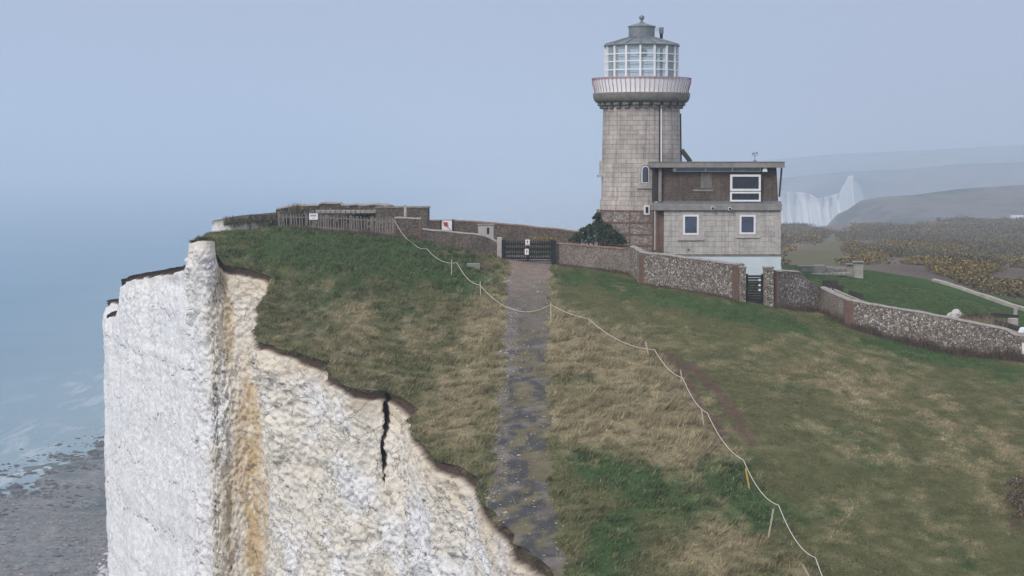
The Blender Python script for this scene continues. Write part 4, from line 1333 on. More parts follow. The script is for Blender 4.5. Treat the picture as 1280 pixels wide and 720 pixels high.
lp(MB().tube([(flx, LD + .9, lz(36)), (LC[0] + rr(16), LD, lz(34.5))], .012, 5).tube([(flx, LD + .9, lz(38.5)), (LC[0] + rr(16), LD, lz(37))], .012, 5), 'stay_wires', STEEL, flue)
# hanging lamp and people-less room things seen through the glass
pend = MB()
for k in range(26):
    a = RNG.uniform(0, 6.28); e_ = RNG.uniform(-1.2, 1.2)
    pend.box((P(803, 70, LD).x + math.cos(a) * math.cos(e_) * .28, LD + math.sin(a) * math.cos(e_) * .28, lz(66) + math.sin(e_) * .24), (.16, .16, .16), a)
lampo = pend.build('pendant_lamp', DARKW, None, origin=(P(803, 70, LD).x, LD, lz(66)))
tag(lampo, 'dark cluster pendant lamp hanging behind the lantern glass of the lighthouse', 'pendant lamp')
cordo = MB().tube([(P(803, 70, LD).x, LD, lz(67)), (P(803, 70, LD).x, LD, lz(58.6))], .015, 5).build('cord', DARKW, None, origin=(P(803, 70, LD).x, LD, lz(66)))
attach_to(cordo, lampo)
# drainpipe, dark cable, side pipe
pr = rr(48.6)
def tower_pt(px, y, off=.05):
    sx_ = (px - 801) / 48.6
    r_ = rr(48.7 - (190 - y) * .019) + off
    a = math.asin(max(-1, min(1, (px - 801) * PXM / r_)))
    return (LC[0] + r_ * math.sin(a), LC[1] - r_ * math.cos(a), lz(y))
lp(MB().tube([tower_pt(822.5, 131), tower_pt(822.8, 205)], .05, 8), 'drainpipe', WHITEP)
lp(MB().tube([tower_pt(820.2, 131), tower_pt(820.4, 205)], .035, 6), 'cable', BLACKP)
lp(MB().tube([tower_pt(851, 142), tower_pt(851.5, 204)], .06, 6), 'cable', BLACKP)

# arched window and its surround
def tower_plate(px0, px1, y0, y1, off, thick, arch=False, n=10):
    """curved plate on the tower wall"""
    vs = []; fs = []
    cols = n + 1
    for i in range(cols):
        px = px0 + (px1 - px0) * i / n
        top = y0
        if arch:
            q = (px - (px0 + px1) / 2) / ((px1 - px0) / 2)
            rise = (px1 - px0) / 2
            top = y0 + rise * (1 - math.sqrt(max(0, 1 - q * q)))
        for yy, of in ((y1, off), (top, off), (top, off - thick), (y1, off - thick)):
            vs.append(tower_pt(px, yy, of))
    for i in range(n):
        for k in range(4):
            k2 = (k + 1) % 4
            fs.append((i * 4 + k, i * 4 + k2, i * 4 + 4 + k2, i * 4 + 4 + k))
    fs.append((0, 1, 2, 3)); fs.append(tuple(n * 4 + k for k in (3, 2, 1, 0)))
    return vs, fs
win = lp(MB().add(*tower_plate(794.5, 811.5, 203.5, 232, .07, .3, True)), 'arched_window', PLAINSTONE)
lp(MB().add(*tower_plate(797.1, 808.7, 206.0, 228.5, .085, .3, True)), 'reveal', DARKSTONE, win)
lp(MB().add(*tower_plate(798.1, 807.7, 207.2, 228.2, .10, .3, True)), 'frame', WHITEP, win)
lp(MB().add(*tower_plate(799.3, 806.5, 208.4, 227.2, .112, .3, True)), 'pane', GLASS, win)
lp(MB().add(*tower_plate(793, 813, 231.8, 235, .12, .3)), 'sill', PLAINSTONE, win)
# the second arched window seen edge-on at the left of the tower
mbw = MB()
for (off, wy0, wy1, wd) in ((.16, 201, 220, .95),):
    mbw.box((LC[0] - rr(48.6) - .03, LC[1], (lz(201) + lz(219)) / 2), (.30, .95, lz(201) - lz(219)))
    mbw.box((LC[0] - rr(48.6) - .10, LC[1], lz(220)), (.50, 1.2, .16))
win2 = lp(mbw, 'side_window', PLAINSTONE)
lp(MB().box((LC[0] - rr(48.6) - .185, LC[1], lz(210)), (.02, .6, .8)), 'pane', GLASS, win2)
sw_ = lp(MB().add(*tower_plate(801.2, 808.4, 255.5, 267.0, .16, .3)), 'small_window', WHITEP)
lp(MB().add(*tower_plate(803.2, 806.6, 257.6, 265, .175, .3)), 'pane', DGLASS, sw_)

# ------------------------------------------------------------------ house built against the tower
HD = 137.0
def hx(px, d=HD): return P(px, 280, d).x
def hzz(y, d=HD): return P(900, y, d).z
hb_ = hzz(347)
house = empty('house', ((hx(845) + hx(976)) / 2, HD + 4, hb_), 'flat roofed two storey stone and brown tiled house joined to the lighthouse tower', 'house')
OH = ((hx(845) + hx(976)) / 2, HD + 4, 0)
def hp(mb, name, mat, parent=house, bevel=0):
    return attach_to(mb.build(name, mat, None, bevel, origin=OH), parent)
DEP = 8.2
low = hp(MB().span(hx(830), hx(976), HD, HD + DEP, hzz(317.6), hzz(263)), 'stone_wall', STONE)
hp(MB().span(hx(818.5), hx(829.8), HD + .35, HD + DEP, hb_ - 1, hzz(262.9)), 'brick_wall', BRICK)
pl_ = hp(MB().span(hx(829.5), hx(976.5), HD - .05, HD + DEP + .05, hb_ - 1.2, hzz(320)), 'plinth', BLUEP)
hp(MB().span(hx(840), hx(976.9), HD - .085, HD + 1, hb_ - 1.2, hzz(333.5)), 'plinth_step', BLUEP, pl_)
hp(MB().span(hx(829.6), hx(976.8), HD - .09, HD + DEP + .06, hzz(320.1), hzz(317.5)), 'string_course', DARKSTONE)
# quoin blocks at the right corner
qn = MB()
for k, y0 in enumerate(np.arange(266, 314, 6.2)):
    wq = 10.5 if k % 2 else 6.5
    qn.span(hx(976 - wq), hx(976.25), HD - .02, HD + .5, hzz(y0 + 5.8), hzz(y0))
hp(qn, 'quoins', PLAINSTONE, low, .01)
# concrete ledge with sloping lead flashing
led = MB()
z0, z1, z2 = hzz(263), hzz(255), hzz(251.5)
led.span(hx(817.5), hx(976.8), HD - .22, HD + DEP, z0, z1)
hp(led, 'ledge', CONC, bevel=.02)
vs = [(hx(817.5), HD - .20, z1 + .003), (hx(976.6), HD - .20, z1 + .003), (hx(976.6), HD + .22, z2), (hx(817.5), HD + .22, z2)]
fl_ = MB(); fl_.add(vs + [(a, b, c_ - .05) for a, b, c_ in vs], [(0, 1, 2, 3), (7, 6, 5, 4), (0, 4, 5, 1), (1, 5, 6, 2), (2, 6, 7, 3), (3, 7, 4, 0)])
hp(fl_, 'flashing', LEAD)
# upper storey: tile hung, leaning in slightly
ua, ub = hx(824, HD + .25), hx(972.5, HD + .25)
zt_, zb_ = hzz(209.5), hzz(252)
def lean_y(z): return HD + .22 + (z - zb_) / (zt_ - zb_) * .16
up = MB()
vs = [(ua, lean_y(zb_), zb_), (ub, lean_y(zb_), zb_), (ub - .12, lean_y(zt_), zt_), (ua, lean_y(zt_), zt_), (ua, HD + DEP - .2, zb_), (ub, HD + DEP - .2, zb_), (ub - .12, HD + DEP - .3, zt_), (ua, HD + DEP - .3, zt_)]
up.add(vs, [(0, 1, 2, 3), (5, 4, 7, 6), (4, 0, 3, 7), (1, 5, 6, 2), (3, 2, 6, 7), (4, 5, 1, 0)])
upper = hp(up, 'tiled_wall', SHINGLE)
# where tiles are missing: a blocked opening with a pale ledge
pt = MB(); ym = lean_y(hzz(227)) - .02
pt.box((hx(883), ym + .02, hzz(226)), ((hx(890) - hx(876)), .06, hzz(217) - hzz(236)))
hp(pt, 'blocked_opening', DARKSTONE, upper)
pt2 = MB(); pt2.box((hx(879), lean_y(hzz(238)) - .02, hzz(238)), (hx(891) - hx(866), .10, .12))
hp(pt2, 'opening_sill', CONC, upper)
pt3 = MB(); pt3.box((hx(868), lean_y(hzz(229)) + .02, hzz(229)), (hx(876) - hx(861), .06, hzz(222) - hzz(236)))
hp(pt3, 'patched_brickwork', plain('patched_brick', (.12, .092, .075), .95, .4, 6, bump=.4), upper)
# corner post and recess at left
hp(MB().span(hx(823.2), hx(826.6), HD - .02, HD + .4, hzz(252), hzz(209)), 'corner_post', CONC)
hp(MB().span(hx(817.5), hx(823), HD + .6, HD + 3, hzz(252), hzz(212)), 'recess_panel', DARKW)
hp(MB().tube([(hx(820.5), HD - .06, hzz(252)), (hx(818.6), HD - .06, hzz(258)), (hx(818.6), HD - .06, hzz(312))], .05, 8), 'drainpipe', PLAINSTONE)
# roof slab
rf = MB()
rf.span(hx(813.5), hx(979.2), HD - .45, HD + DEP + .4, hzz(209.6), hzz(203.2))
roof_h = hp(rf, 'roof', CONC, bevel=.02)
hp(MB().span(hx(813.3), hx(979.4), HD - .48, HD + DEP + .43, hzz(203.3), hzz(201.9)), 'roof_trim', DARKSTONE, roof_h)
# clerestory strip
cs = MB()
cs.span(hx(841), hx(951), HD + .14, HD + .5, hzz(214.6), hzz(209.7))
strip = hp(cs, 'clerestory_window', WHITEP)
sg = MB()
for a, b in ((845.5, 881), (882.8, 914.5), (916.2, 949.5)):
    sg.span(hx(a), hx(b), HD + .12, HD + .3, hzz(213.9), hzz(210.4))
hp(sg, 'pane', PGLASS, strip)


def hwindow(name, px0, px1, y0, y1, yf, fw=2.3, glass=GLASS, tilt=0, mid=False):
    fr = MB()
    x0, x1, z0, z1 = hx(px0), hx(px1), hzz(y1), hzz(y0)
    f = fw * HD / FPX
    fr.span(x0, x0 + f, yf, yf + .2, z0, z1); fr.span(x1 - f, x1, yf, yf + .2, z0, z1)
    fr.span(x0 + f, x1 - f, yf, yf + .2, z0, z0 + f); fr.span(x0 + f, x1 - f, yf, yf + .2, z1 - f, z1)
    o = hp(fr, name, WHITEP)
    g = MB().span(x0 + f, x1 - f, yf + .05, yf + .10, z0 + f, z1 - f)
    go = hp(g, 'pane', glass, o)
    return o


w1 = hwindow('window', 853.8, 873.4, 268.3, 293.6, HD - .06)
sur = MB()
def frame_mb(mb, px0, px1, y0, y1, q0, q1, r0, r1, yf):
    """stone surround px0..px1 / y0..y1 around the opening q0..q1 / r0..r1"""
    mb.span(hx(px0), hx(q0), yf, yf + .1, hzz(y1), hzz(y0)); mb.span(hx(q1), hx(px1), yf, yf + .1, hzz(y1), hzz(y0))
    mb.span(hx(q0), hx(q1), yf, yf + .1, hzz(r0), hzz(y0)); mb.span(hx(q0), hx(q1), yf, yf + .1, hzz(y1), hzz(r1))
frame_mb(sur, 848.5, 878.5, 264.5, 297.5, 853.7, 873.5, 268.2, 293.7, HD - .028)
hp(sur, 'surround', PLAINSTONE, w1)
hp(MB().span(hx(847), hx(880), HD - .10, HD + .1, hzz(300.4), hzz(297.4)), 'sill', PLAINSTONE, w1)
w2 = hwindow('window', 924.4, 944.4, 268.6, 292.8, HD - .06)
sur = MB(); frame_mb(sur, 919.5, 949.8, 264.5, 296, 924.3, 944.5, 268.5, 292.9, HD - .028)
hp(sur, 'surround', PLAINSTONE, w2)
hp(MB().span(hx(919), hx(950.5), HD - .09, HD + .1, hzz(297.6), hzz(295.9)), 'sill', PLAINSTONE, w2)
# blind panel below the right window
for (q0, q1, r0, r1, yo) in ((919.5, 924.2, 297.7, 314, .024), (944.6, 949.8, 297.7, 314, .024), (915, 919.4, 305, 317.4, .022), (949.9, 955, 305, 317.4, .022)):
    hp(MB().span(hx(q0), hx(q1), HD - yo, HD + .1, hzz(r1), hzz(r0)), 'pilaster', PLAINSTONE, low)
w3 = hwindow('upper_window', 912.4, 950.6, 218.2, 238.6, HD - .05, 2.6, DGLASS)
w4 = hwindow('lower_upper_window', 912.4, 950.6, 239.6, 252.0, HD - .05, 2.2, DGLASS)
w4.name = 'upper_window'
hp(MB().span(hx(930.5), hx(934), HD + .01, HD + .03, hzz(249.5), hzz(244.5)), 'red_ornament', plain('red_ornament_paint', (.35, .05, .04)), w4)
# lamps on the wall
for px, py in ((890, 259.6), (911.6, 260.4)):
    o = hp(MB().tube([(hx(px), HD - .22, hzz(py)), (hx(px), HD - .42, hzz(py + .6))], [.10, .13], 14), 'round_lamp', WHITEP)
    hp(MB().tube([(hx(px), HD - .425, hzz(py + .6)), (hx(px), HD - .44, hzz(py + .6))], .09, 14), 'lens', DGLASS, o)
o = MB(); 
vs = []
for (wq, z_) in ((.10, hzz(208.8)), (.17, hzz(214.6))):
    vs += [(hx(955) - wq, HD - .30, z_), (hx(955) + wq, HD - .30, z_), (hx(955) + wq, HD - .08, z_), (hx(955) - wq, HD - .08, z_)]
o.add(vs, [(0, 1, 2, 3), (7, 6, 5, 4), (0, 4, 5, 1), (1, 5, 6, 2), (2, 6, 7, 3), (3, 7, 4, 0)])
hp(o, 'floodlight', WHITEP)
hp(MB().bar((hx(974), HD + .05, hzz(246)), (hx(976.6), HD + .05, hzz(210)), .10, .12), 'bracket', DARKW)
hp(MB().tube([(hx(861), HD - .01, hzz(312)), (hx(861), HD - .06, hzz(312))], .06, 8), 'vent_pipe', BLACKP)
# roof things
h_ = MB()
a = Vector((hx(862.5, HD + 2), HD + 2, hzz(202, HD + 2))); b = Vector((hx(851.5, HD + 2), HD + 2, hzz(187.5, HD + 2)))
h_.bar(a, b, 1.2, .24)
hp(h_, 'sloping_hatch', DARKW, roof_h)
wv_ = MB(); wxv = hx(943, HD + 3); wz = hzz(202, HD + 3)
wv_.tube([(wxv, HD + 3, wz), (wxv, HD + 3, hzz(190, HD + 3))], .025, 6)
wv_.bar((wxv - .22, HD + 3, hzz(194, HD + 3)), (wxv + .22, HD + 3, hzz(194, HD + 3)), .03)
wv_.bar((wxv, HD + 2.8, hzz(196, HD + 3)), (wxv, HD + 3.2, hzz(196, HD + 3)), .03)
wv_.box((wxv - .12, HD + 3, hzz(192, HD + 3)), (.16, .02, .12)); wv_.box((wxv + .14, HD + 3, hzz(191.4, HD + 3)), (.10, .02, .16))
wv_.tube([(wxv, HD + 3, wz - .05), (wxv, HD + 3, wz + .1)], .12, 8)
hp(wv_, 'weather_vane', STEEL, roof_h)
# ------------------------------------------------------------------ flint and brick boundary walls
def flintmat(name, base_lo, base_hi, white, scale=7.5, wf=.80):
    t = NT(name, .9, .2)
    tc = t.n('ShaderNodeTexCoord'); ob = tc.outputs['Object']
    cell = t.n('ShaderNodeTexVoronoi'); cell.inputs['Scale'].default_value = scale; t.l(ob, cell.inputs['Vector'])
    sp = t.n('ShaderNodeSeparateColor'); t.l(cell.outputs['Color'], sp.inputs[0])
    fc = t.ramp(sp.outputs[0], [(.0, base_lo), (.30, tuple((a + b) / 2 for a, b in zip(base_lo, base_hi))), (.58, base_hi), (wf, tuple(k * .75 for k in white)), (wf + .1, white)], 'CONSTANT')
    edge = t.ramp(t.vor(ob, scale, 'DISTANCE_TO_EDGE'), [(.03, 0), (.12, 1)])
    c = t.mix(edge, tuple(k * .75 for k in base_hi), fc)
    big = t.noise(ob, .55, 4, .65)
    c = t.mix(1, c, t.ramp(big, [(.3, .70), (.7, 1.12)]), 'MULTIPLY')
    return t.done(c, t.bump(edge, 1, .04))


FLINT = flintmat('flint_wall', (.14, .115, .095), (.37, .315, .265), (.70, .67, .63), 10.5, .80)
FLINTG = flintmat('grey_flint', (.20, .165, .14), (.385, .33, .285), (.48, .45, .42), 12, .90)
FLINTD = flintmat('dark_flint', (.11, .09, .075), (.235, .195, .165), (.32, .295, .27), 11, .92)
t = NT('coping_stone', .95, .1)
v = t.pos()
c = t.ramp(t.noise(v, 3.5, 5, .7), [(.3, (.20, .18, .165)), (.7, (.38, .355, .33))])
c = t.mix(t.ramp(t.noise(v, 1.3, 4, .7), [(.60, 0), (.68, .7)]), c, (.38, .17, .055))
COPING = t.done(c, t.bump(t.noise(v, 9, 4), .6, .03))
t = NT('brick_coping', .95, .1)
v = t.pos()
BCOP = t.done(t.ramp(t.noise(v, 4.5, 5, .7), [(.3, (.15, .085, .065)), (.7, (.28, .20, .165))]), t.bump(t.noise(v, 9, 4), .6, .03))


def wall(name, pts, thick, mat, label, cat='wall', group=None, cope=None, cope_h=.07, cope_over=.04, step=.35, rough=.05, sink=.5):
    """a run of wall: pts = [(base point, height of top z)], base points on the ground"""
    base = [Vector(p) for p, _ in pts]; tops = [z for _, z in pts]
    run = []; zt__ = []; zb__ = []
    for i in range(len(base) - 1):
        a, b = base[i], base[i + 1]
        n = max(1, int((b - a).length / step))
        for k in range(n + (1 if i == len(base) - 2 else 0)):
            f_ = k / n
            q = a.lerp(b, f_)
            run.append(q); zt__.append(tops[i] * (1 - f_) + tops[i + 1] * f_); zb__.append(min(q.z, T(q.x, q.y)) - sink)
    n = len(run)
    org = Vector((run[0].x, run[0].y, run[0].z))
    def nrm(i):
        d = run[min(i + 1, n - 1)] - run[max(i - 1, 0)]
        d.z = 0
        d.normalize()
        return Vector((-d.y, d.x, 0))      # away from the viewer for walls running left to right
    NVr = 7
    vs = []; fs = []
    for i in range(n):
        nv_ = nrm(i)
        zt_w = zt__[i] + (mnoise.noise((i * .31, org.x, 2)) * rough * .9)
        col_ = []
        for side in (0, 1):
            for k in range(NVr + 1):
                u = k / NVr if side == 0 else 1 - k / NVr
                z = zb__[i] + (zt_w - zb__[i]) * u
                wob = mnoise.noise((run[i].x * 1.6, run[i].y * 1.6, z * 1.6 + side * 9)) * rough
                col_.append(run[i] + nv_ * ((0 if side == 0 else thick) + (wob if side == 0 else -wob)) * 1.0 + Vector((0, 0, z - run[i].z)))
        vs += col_
    m = 2 * (NVr + 1)
    for i in range(n - 1):
        for k in range(m - 1):
            fs.append((i * m + k, i * m + k + 1, i * m + m + k + 1, i * m + m + k))
        fs.append((i * m + m - 1, i * m, i * m + m, i * m + m + m - 1))
    fs.append(tuple(range(m - 1, -1, -1))); fs.append(tuple((n - 1) * m + k for k in range(m)))
    o = MB().add(vs, fs).build(name, mat, None, 0, origin=tuple(org))
    tag(o, label, cat, group)
    if cope is not None:
        vs = []; fs = []
        for i in range(n):
            nv_ = nrm(i); zc = zt__[i] + mnoise.noise((i * .31, org.x, 2)) * rough * .9 - .03
            jz = mnoise.noise((i * .9, org.y, 5)) * .03
            for (u, h) in ((-cope_over, 0), (-cope_over, cope_h * .65), (thick * .5, cope_h + .05), (thick + cope_over, cope_h * .65), (thick + cope_over, 0)):
                vs.append(run[i] + nv_ * u + Vector((0, 0, zc + h + jz - run[i].z)))
        for i in range(n - 1):
            for k in range(5):
                k2 = (k + 1) % 5
                fs.append((i * 5 + k, i * 5 + k2, i * 5 + 5 + k2, i * 5 + 5 + k))
        fs.append((4, 3, 2, 1, 0)); fs.append(tuple((n - 1) * 5 + k for k in range(5)))
        c_ = MB().add(vs, fs).build('coping', cope, None, 0, origin=tuple(org))
        attach_to(c_, o)
    return o


def wp(px, yb, yt, d):
    b = P(px, yb, d); b.z = T(b.x, b.y)
    return (b, P(px, yt, d).z)


def quoin(parent, px, d, yb, yt, w, mat=None, thick=.5, off=.02, name='brick_quoin'):
    b = P(px, yb, d); zt_q = P(px, yt, d).z
    o = MB().box((b.x, b.y + thick / 2 - off, (b.z - .4 + zt_q) / 2), (w, thick, zt_q - b.z + .4)).build(name, mat or BRICK, None, .01, origin=tuple(b))
    return attach_to(o, parent)


W_gate = wall('boundary_wall', [wp(695.5, 327, 304.3, 136), wp(740, 334, 308.2, 135), wp(779, 336, 311.6, 134), wp(787.5, 337, 308.2, 133.3)], .42, FLINTG, 'low grey flint wall running right from the black double gates to the dark bush', group=None, cope=BCOP)
W_turn = wall('boundary_wall', [wp(787.5, 337, 308.2, 133.2), wp(794, 343.5, 311.5, 131), wp(801.5, 351, 316, 129)], .42, FLINT, 'short flint wall turning towards the viewer just below the lighthouse base', cope=COPING)
W_main = wall('boundary_wall', [wp(801.5, 351, 315.6, 128.9), wp(832, 358, 319.3, 127), wp(862, 365, 323.4, 125), wp(892, 370, 327.2, 123), wp(923, 375, 331.2, 121)], .45, FLINT, 'tall flint wall speckled with white cobbles in front of the house', cope=COPING)
quoin(W_main, 803, 128.7, 351, 318.5, .42); quoin(W_main, 920.5, 120.9, 375, 332, .42)
W_r1 = wall('boundary_wall', [wp(967.5, 381, 338.4, 121), wp(985, 384.5, 339.2, 122), wp(1000, 387, 340.6, 122.8), wp(1008, 388, 349.5, 123.2), wp(1025, 390, 359.5, 124)], .45, FLINT, 'flint wall stepping down just right of the dark slatted wooden gate', cope=COPING, step=.25)
quoin(W_r1, 969.8, 120.9, 381, 340, .32)
W_r2 = wall('boundary_wall', [wp(1025, 390, 359.8, 123.9), wp(1043, 398.5, 368.2, 121.3), wp(1060.5, 408, 375.3, 119)], .42, FLINTG, 'paler stretch of garden wall slanting towards the viewer between two flint walls', cope=COPING)
W_r3 = wall('boundary_wall', [wp(1060.5, 408, 375, 119), wp(1085, 415, 380.3, 118.2), wp(1140, 429, 389.4, 117.2), wp(1185, 441, 397.8, 116), wp(1225, 446, 405.5, 114.8), wp(1258, 449, 412.8, 113.8), wp(1270, 450, 419.8, 113.3), wp(1284, 451, 420.5, 113), wp(1330, 458, 429, 112), wp(1420, 480, 450, 109)], .45, FLINT, 'long flint wall with orange lichened coping descending to the right edge', cope=COPING)
quoin(W_r3, 1062, 118.8, 408, 376, .55)

def pier(px0, px1, yb, yt, d, mat, label, cap=True):
    a, b = P(px0, yb, d), P(px1, yb, d); zt_p = P(px0, yt, d).z
    g = T((a.x + b.x) / 2, d)
    mb = MB().span(a.x, b.x, d - .12, d + .45, min(a.z, g) - .5, zt_p)
    o = mb.build('gate_pier', mat, None, .03, origin=((a.x + b.x) / 2, d, g))
    tag(o, label, 'gate pier', None)
    if cap:
        c_ = MB().span(a.x - .04, b.x + .04, d - .16, d + .5, zt_p - .01, zt_p + .10).build('cap_stone', COPING, None, .02, origin=((a.x + b.x) / 2, d, g))
        attach_to(c_, o)
    return o
pier(924.2, 932, 378, 335, 120.6, FLINT, 'flint gate pier at the left of the dark slatted wooden gate')
pier(954.3, 966.5, 380.5, 335.2, 120.6, FLINT, 'broader gate pier at the right of the dark slatted wooden gate')
# slatted garden gate
d = 120.75
a, b = P(932.4, 379, d), P(953.8, 379, d)
sg_ = empty('garden_gate', ((a.x + b.x) / 2, d, a.z), 'dark slatted wooden gate between two flint piers below the pale blue plinth', 'gate')
zs_ = [P(940, y, d).z for y in (379.5, 343.5)]
for k in range(11):
    y0 = 344 + k * 3.25
    sl_ = MB().span(a.x + .1, b.x - .1, d, d + .03, P(940, y0 + 2.55, d).z, P(940, y0, d).z)
    attach_to(sl_.build('slat', BLACKP, None, 0, origin=((a.x + b.x) / 2, d, P(940, y0, d).z)), sg_)
for x_ in (a.x + .06, b.x - .06):
    attach_to(MB().span(x_ - .06, x_ + .06, d - .02, d + .06, zs_[0], zs_[1] + .05).build('gate_post', BLACKP, None, 0, origin=(x_, d, a.z)), sg_)
attach_to(MB().bar((a.x + .1, d + .045, zs_[0] + .1), (b.x - .1, d + .045, zs_[1] - .1), .09, .03).build('brace', BLACKP, None, 0, origin=(a.x, d, a.z)), sg_)
for y0 in (350, 356.5, 362.5):
    q = P(949.5, y0, d - .05)
    o = MB().box(q, (.13, .012, .12)).build('gate_plate', WHITEP, None, 0, origin=tuple(q))
    attach_to(o, sg_)

# ------------------------------------------------------------------ walls left of the gate
W_l1 = wall('boundary_wall', [wp(528, 309, 287, 136.6), wp(560, 314, 289.8, 136.4), wp(600, 320, 294, 136.2), wp(613, 322, 298, 136.2), wp(622, 324, 303, 136)], .42, FLINTD, 'low dark flint wall sloping down to the left side of the black gates', cope=COPING)
pw = P(624.5, 326, 135.7)
o = MB().box((pw.x, 135.9, pw.z + .45), (.34, .4, 2.3)).build('gate_pier', PLAINSTONE, None, .03, origin=tuple(pw)); tag(o, 'short pale stone pier at the left hinge of the black gates', 'gate pier')
W_l0 = wall('boundary_wall', [wp(493, 298, 272.8, 136.8), wp(526.5, 308.5, 274, 136.8)], .6, FLINTD, 'tall dark flint pier of wall at the end of the paling fence', cope=COPING)
quoin(W_l0, 525.2, 136.75, 308.5, 274.5, .18); quoin(W_l0, 494.2, 136.75, 298, 273.5, .16)
# long wall behind the gates
W_b = wall('boundary_wall', [wp(533, 300, 276.5, 152), wp(567, 300, 276, 152), wp(600, 302, 278, 151), wp(660, 304, 283.5, 149.5), wp(724, 308, 290, 148)], .4, FLINTD, 'long dark wall with red brick coping behind the black double gates', cope=BCOP)
# dark outbuilding block behind
ob0, ob1 = P(470, 290, 146), P(535, 290, 146)
bl = empty('stone_outbuilding', ((ob0.x + ob1.x) / 2, 147.5, ob0.z), 'low dark flint outbuilding with flat top behind the end of the paling fence', 'outbuilding')
attach_to(MB().span(ob0.x, ob1.x, 146, 149, ob0.z - 1, P(500, 260.6, 146).z).build('wall', FLINTD, None, .04, origin=((ob0.x + ob1.x) / 2, 147.5, ob0.z)), bl)
attach_to(MB().span(ob0.x - .05, ob1.x + .06, 145.95, 149.1, P(500, 260.7, 146).z, P(500, 258.6, 146).z).build('roof', DARKSTONE, None, .03, origin=((ob0.x + ob1.x) / 2, 147.5, ob0.z)), bl)
q = P(506.5, 262, 145); 
o = MB().span(q.x - .09, q.x + .09, 144.9, 145.1, q.z - 1.2, P(506.5, 256, 145).z).build('post', PLAINSTONE, None, .01, origin=tuple(q)); tag(o, 'short weathered post standing beside the dark outbuilding', 'post')

# ruined foundation wall on the crest
RUIN = flintmat('ruin_rubble', (.06, .052, .045), (.125, .105, .09), (.27, .24, .21), 4.5, .86)
W_f = wall('ruined_wall', [wp(345, 284, 261.5, 150), wp(372, 283, 257.2, 150), wp(398, 283, 256.4, 149.5), wp(400, 283, 254.6, 149.5), wp(425, 283, 254.4, 149), wp(427, 283, 256.6, 149), wp(474, 284, 256.8, 148), wp(482, 285, 258, 147)], .7, RUIN, 'ruined grey stone wall along the skyline behind the paling fence', 'ruined wall', rough=.10, step=.25, cope=COPING, cope_h=.10)
bmk = MB()
for px in np.arange(398, 470, 6.3):
    q = P(px, 264.5, 148.2)
    bmk.box((q.x, 148.1, q.z), (.33 + .05 * RNG.random(), .5, .26))
attach_to(bmk.build('stone_blocks', plain('pale_block', (.31, .28, .255), .95, .35, 3, bump=.4), None, .03, origin=tuple(P(430, 264, 148))), W_f)
# ------------------------------------------------------------------ black double gates across the track
gd = 135.6
def gp(px, py, d=gd): return P(px, py, d)
for (px0, px1, y0, lab) in ((627, 630.6, 299.6, 'black post at the left end of the double gates'), (689.6, 694.8, 300.4, 'thick black post at the right end of the double gates')):
    a, b = gp(px0, 326.5), gp(px1, y0)
    o = MB().span(a.x, b.x, gd - .05, gd + .2, a.z - .5, b.z).build('gate_post', BLACKP, None, .015, origin=((a.x + b.x) / 2, gd, a.z))
    tag(o, lab, 'gate post')
for (px0, px1, lab, flip) in ((631, 659.6, 'left leaf of the black picket gates across the track', 0), (660.4, 689.2, 'right leaf of the black picket gates across the track', 1)):
    org = gp((px0 + px1) / 2, 326)
    leaf = empty('gate_leaf', tuple(org), lab, 'gate', 'leaves of the black double gates')
    def gpart(mb, name): return attach_to(mb.build(name, BLACKP, None, 0, origin=tuple(org)), leaf)
    for yy, hh in ((305.2, .13), (311.4, .20), (317.6, .10), (322.8, .12), (326.0, .07)):
        a, b = gp(px0, yy), gp(px1, yy)
        gpart(MB().span(a.x, b.x, gd + .03, gd + .08, a.z - hh / 2, a.z + hh / 2), 'rail')
    for px_ in (px0, px1):
        a = gp(px_, 326.3); b = gp(px_, 299.8)
        gpart(MB().span(a.x - .05, a.x + .05, gd + .02, gd + .09, a.z, b.z), 'stile')
    s0 = None
    nn = 12
    for k in range(nn):
        px_ = px0 + (px1 - px0) * (k + .8) / (nn + .6)
        a = gp(px_, 323.5); b = gp(px_, 300.4)
        if s0 is None:
            mb = MB().span(a.x - .036, a.x + .036, gd, gd + .028, a.z, b.z - .05)
            mb.tube([(a.x, gd - .001, b.z - .05), (a.x, gd + .029, b.z - .05)], .036, 10)
            s0 = mb.build('picket', BLACKP, None, 0, origin=(a.x, gd, a.z)); o = s0
        else:
            o = s0.copy(); COL.objects.link(o); o.parent = None; o.location = (a.x, gd, a.z)
        attach_to(o, leaf)
    for (q0, q1) in (((px0, 321.5), (px0 + 4, 326)), ((px1, 321.5), (px1 - 4, 326))):
        a, b = gp(*q0), gp(*q1)
        gpart(MB().bar((a.x, gd + .10, a.z), (b.x, gd + .10, b.z), .07, .03), 'corner_brace')
# notices on the gates
RED = plain('red_print', (.45, .04, .03), .6, .1); INK = plain('black_print', (.02, .02, .022), .6, .1)
def notice(name, px0, px1, y0, y1, d, marks, label, backing=WHITEP):
    a, b = P(px0, y1, d), P(px1, y0, d)
    o = MB().span(a.x, b.x, d - .012, d, a.z, b.z).build(name, backing, None, 0, origin=((a.x + b.x) / 2, d, (a.z + b.z) / 2))
    tag(o, label, 'sign')
    for (u0, u1, v0, v1, m) in marks:
        mk = MB().span(a.x + (b.x - a.x) * u0, a.x + (b.x - a.x) * u1, d - .016, d - .011, b.z + (a.z - b.z) * v1, b.z + (a.z - b.z) * v0)
        attach_to(mk.build('printed_mark', m, None, 0, origin=tuple(o.location)), o)
    return o
notice('notice', 656.7, 662.1, 299.4, 307.2, gd - .02, [(.36, .62, .18, .58, INK), (.08, .92, .78, .97, RED)], 'upper white notice with red strip on the middle of the black gates')
notice('notice', 656.0, 660.8, 311.0, 318.4, gd - .03, [(.40, .66, .2, .5, INK), (.46, .6, .5, .84, INK)], 'lower plain white notice with dark figure on the black gates')

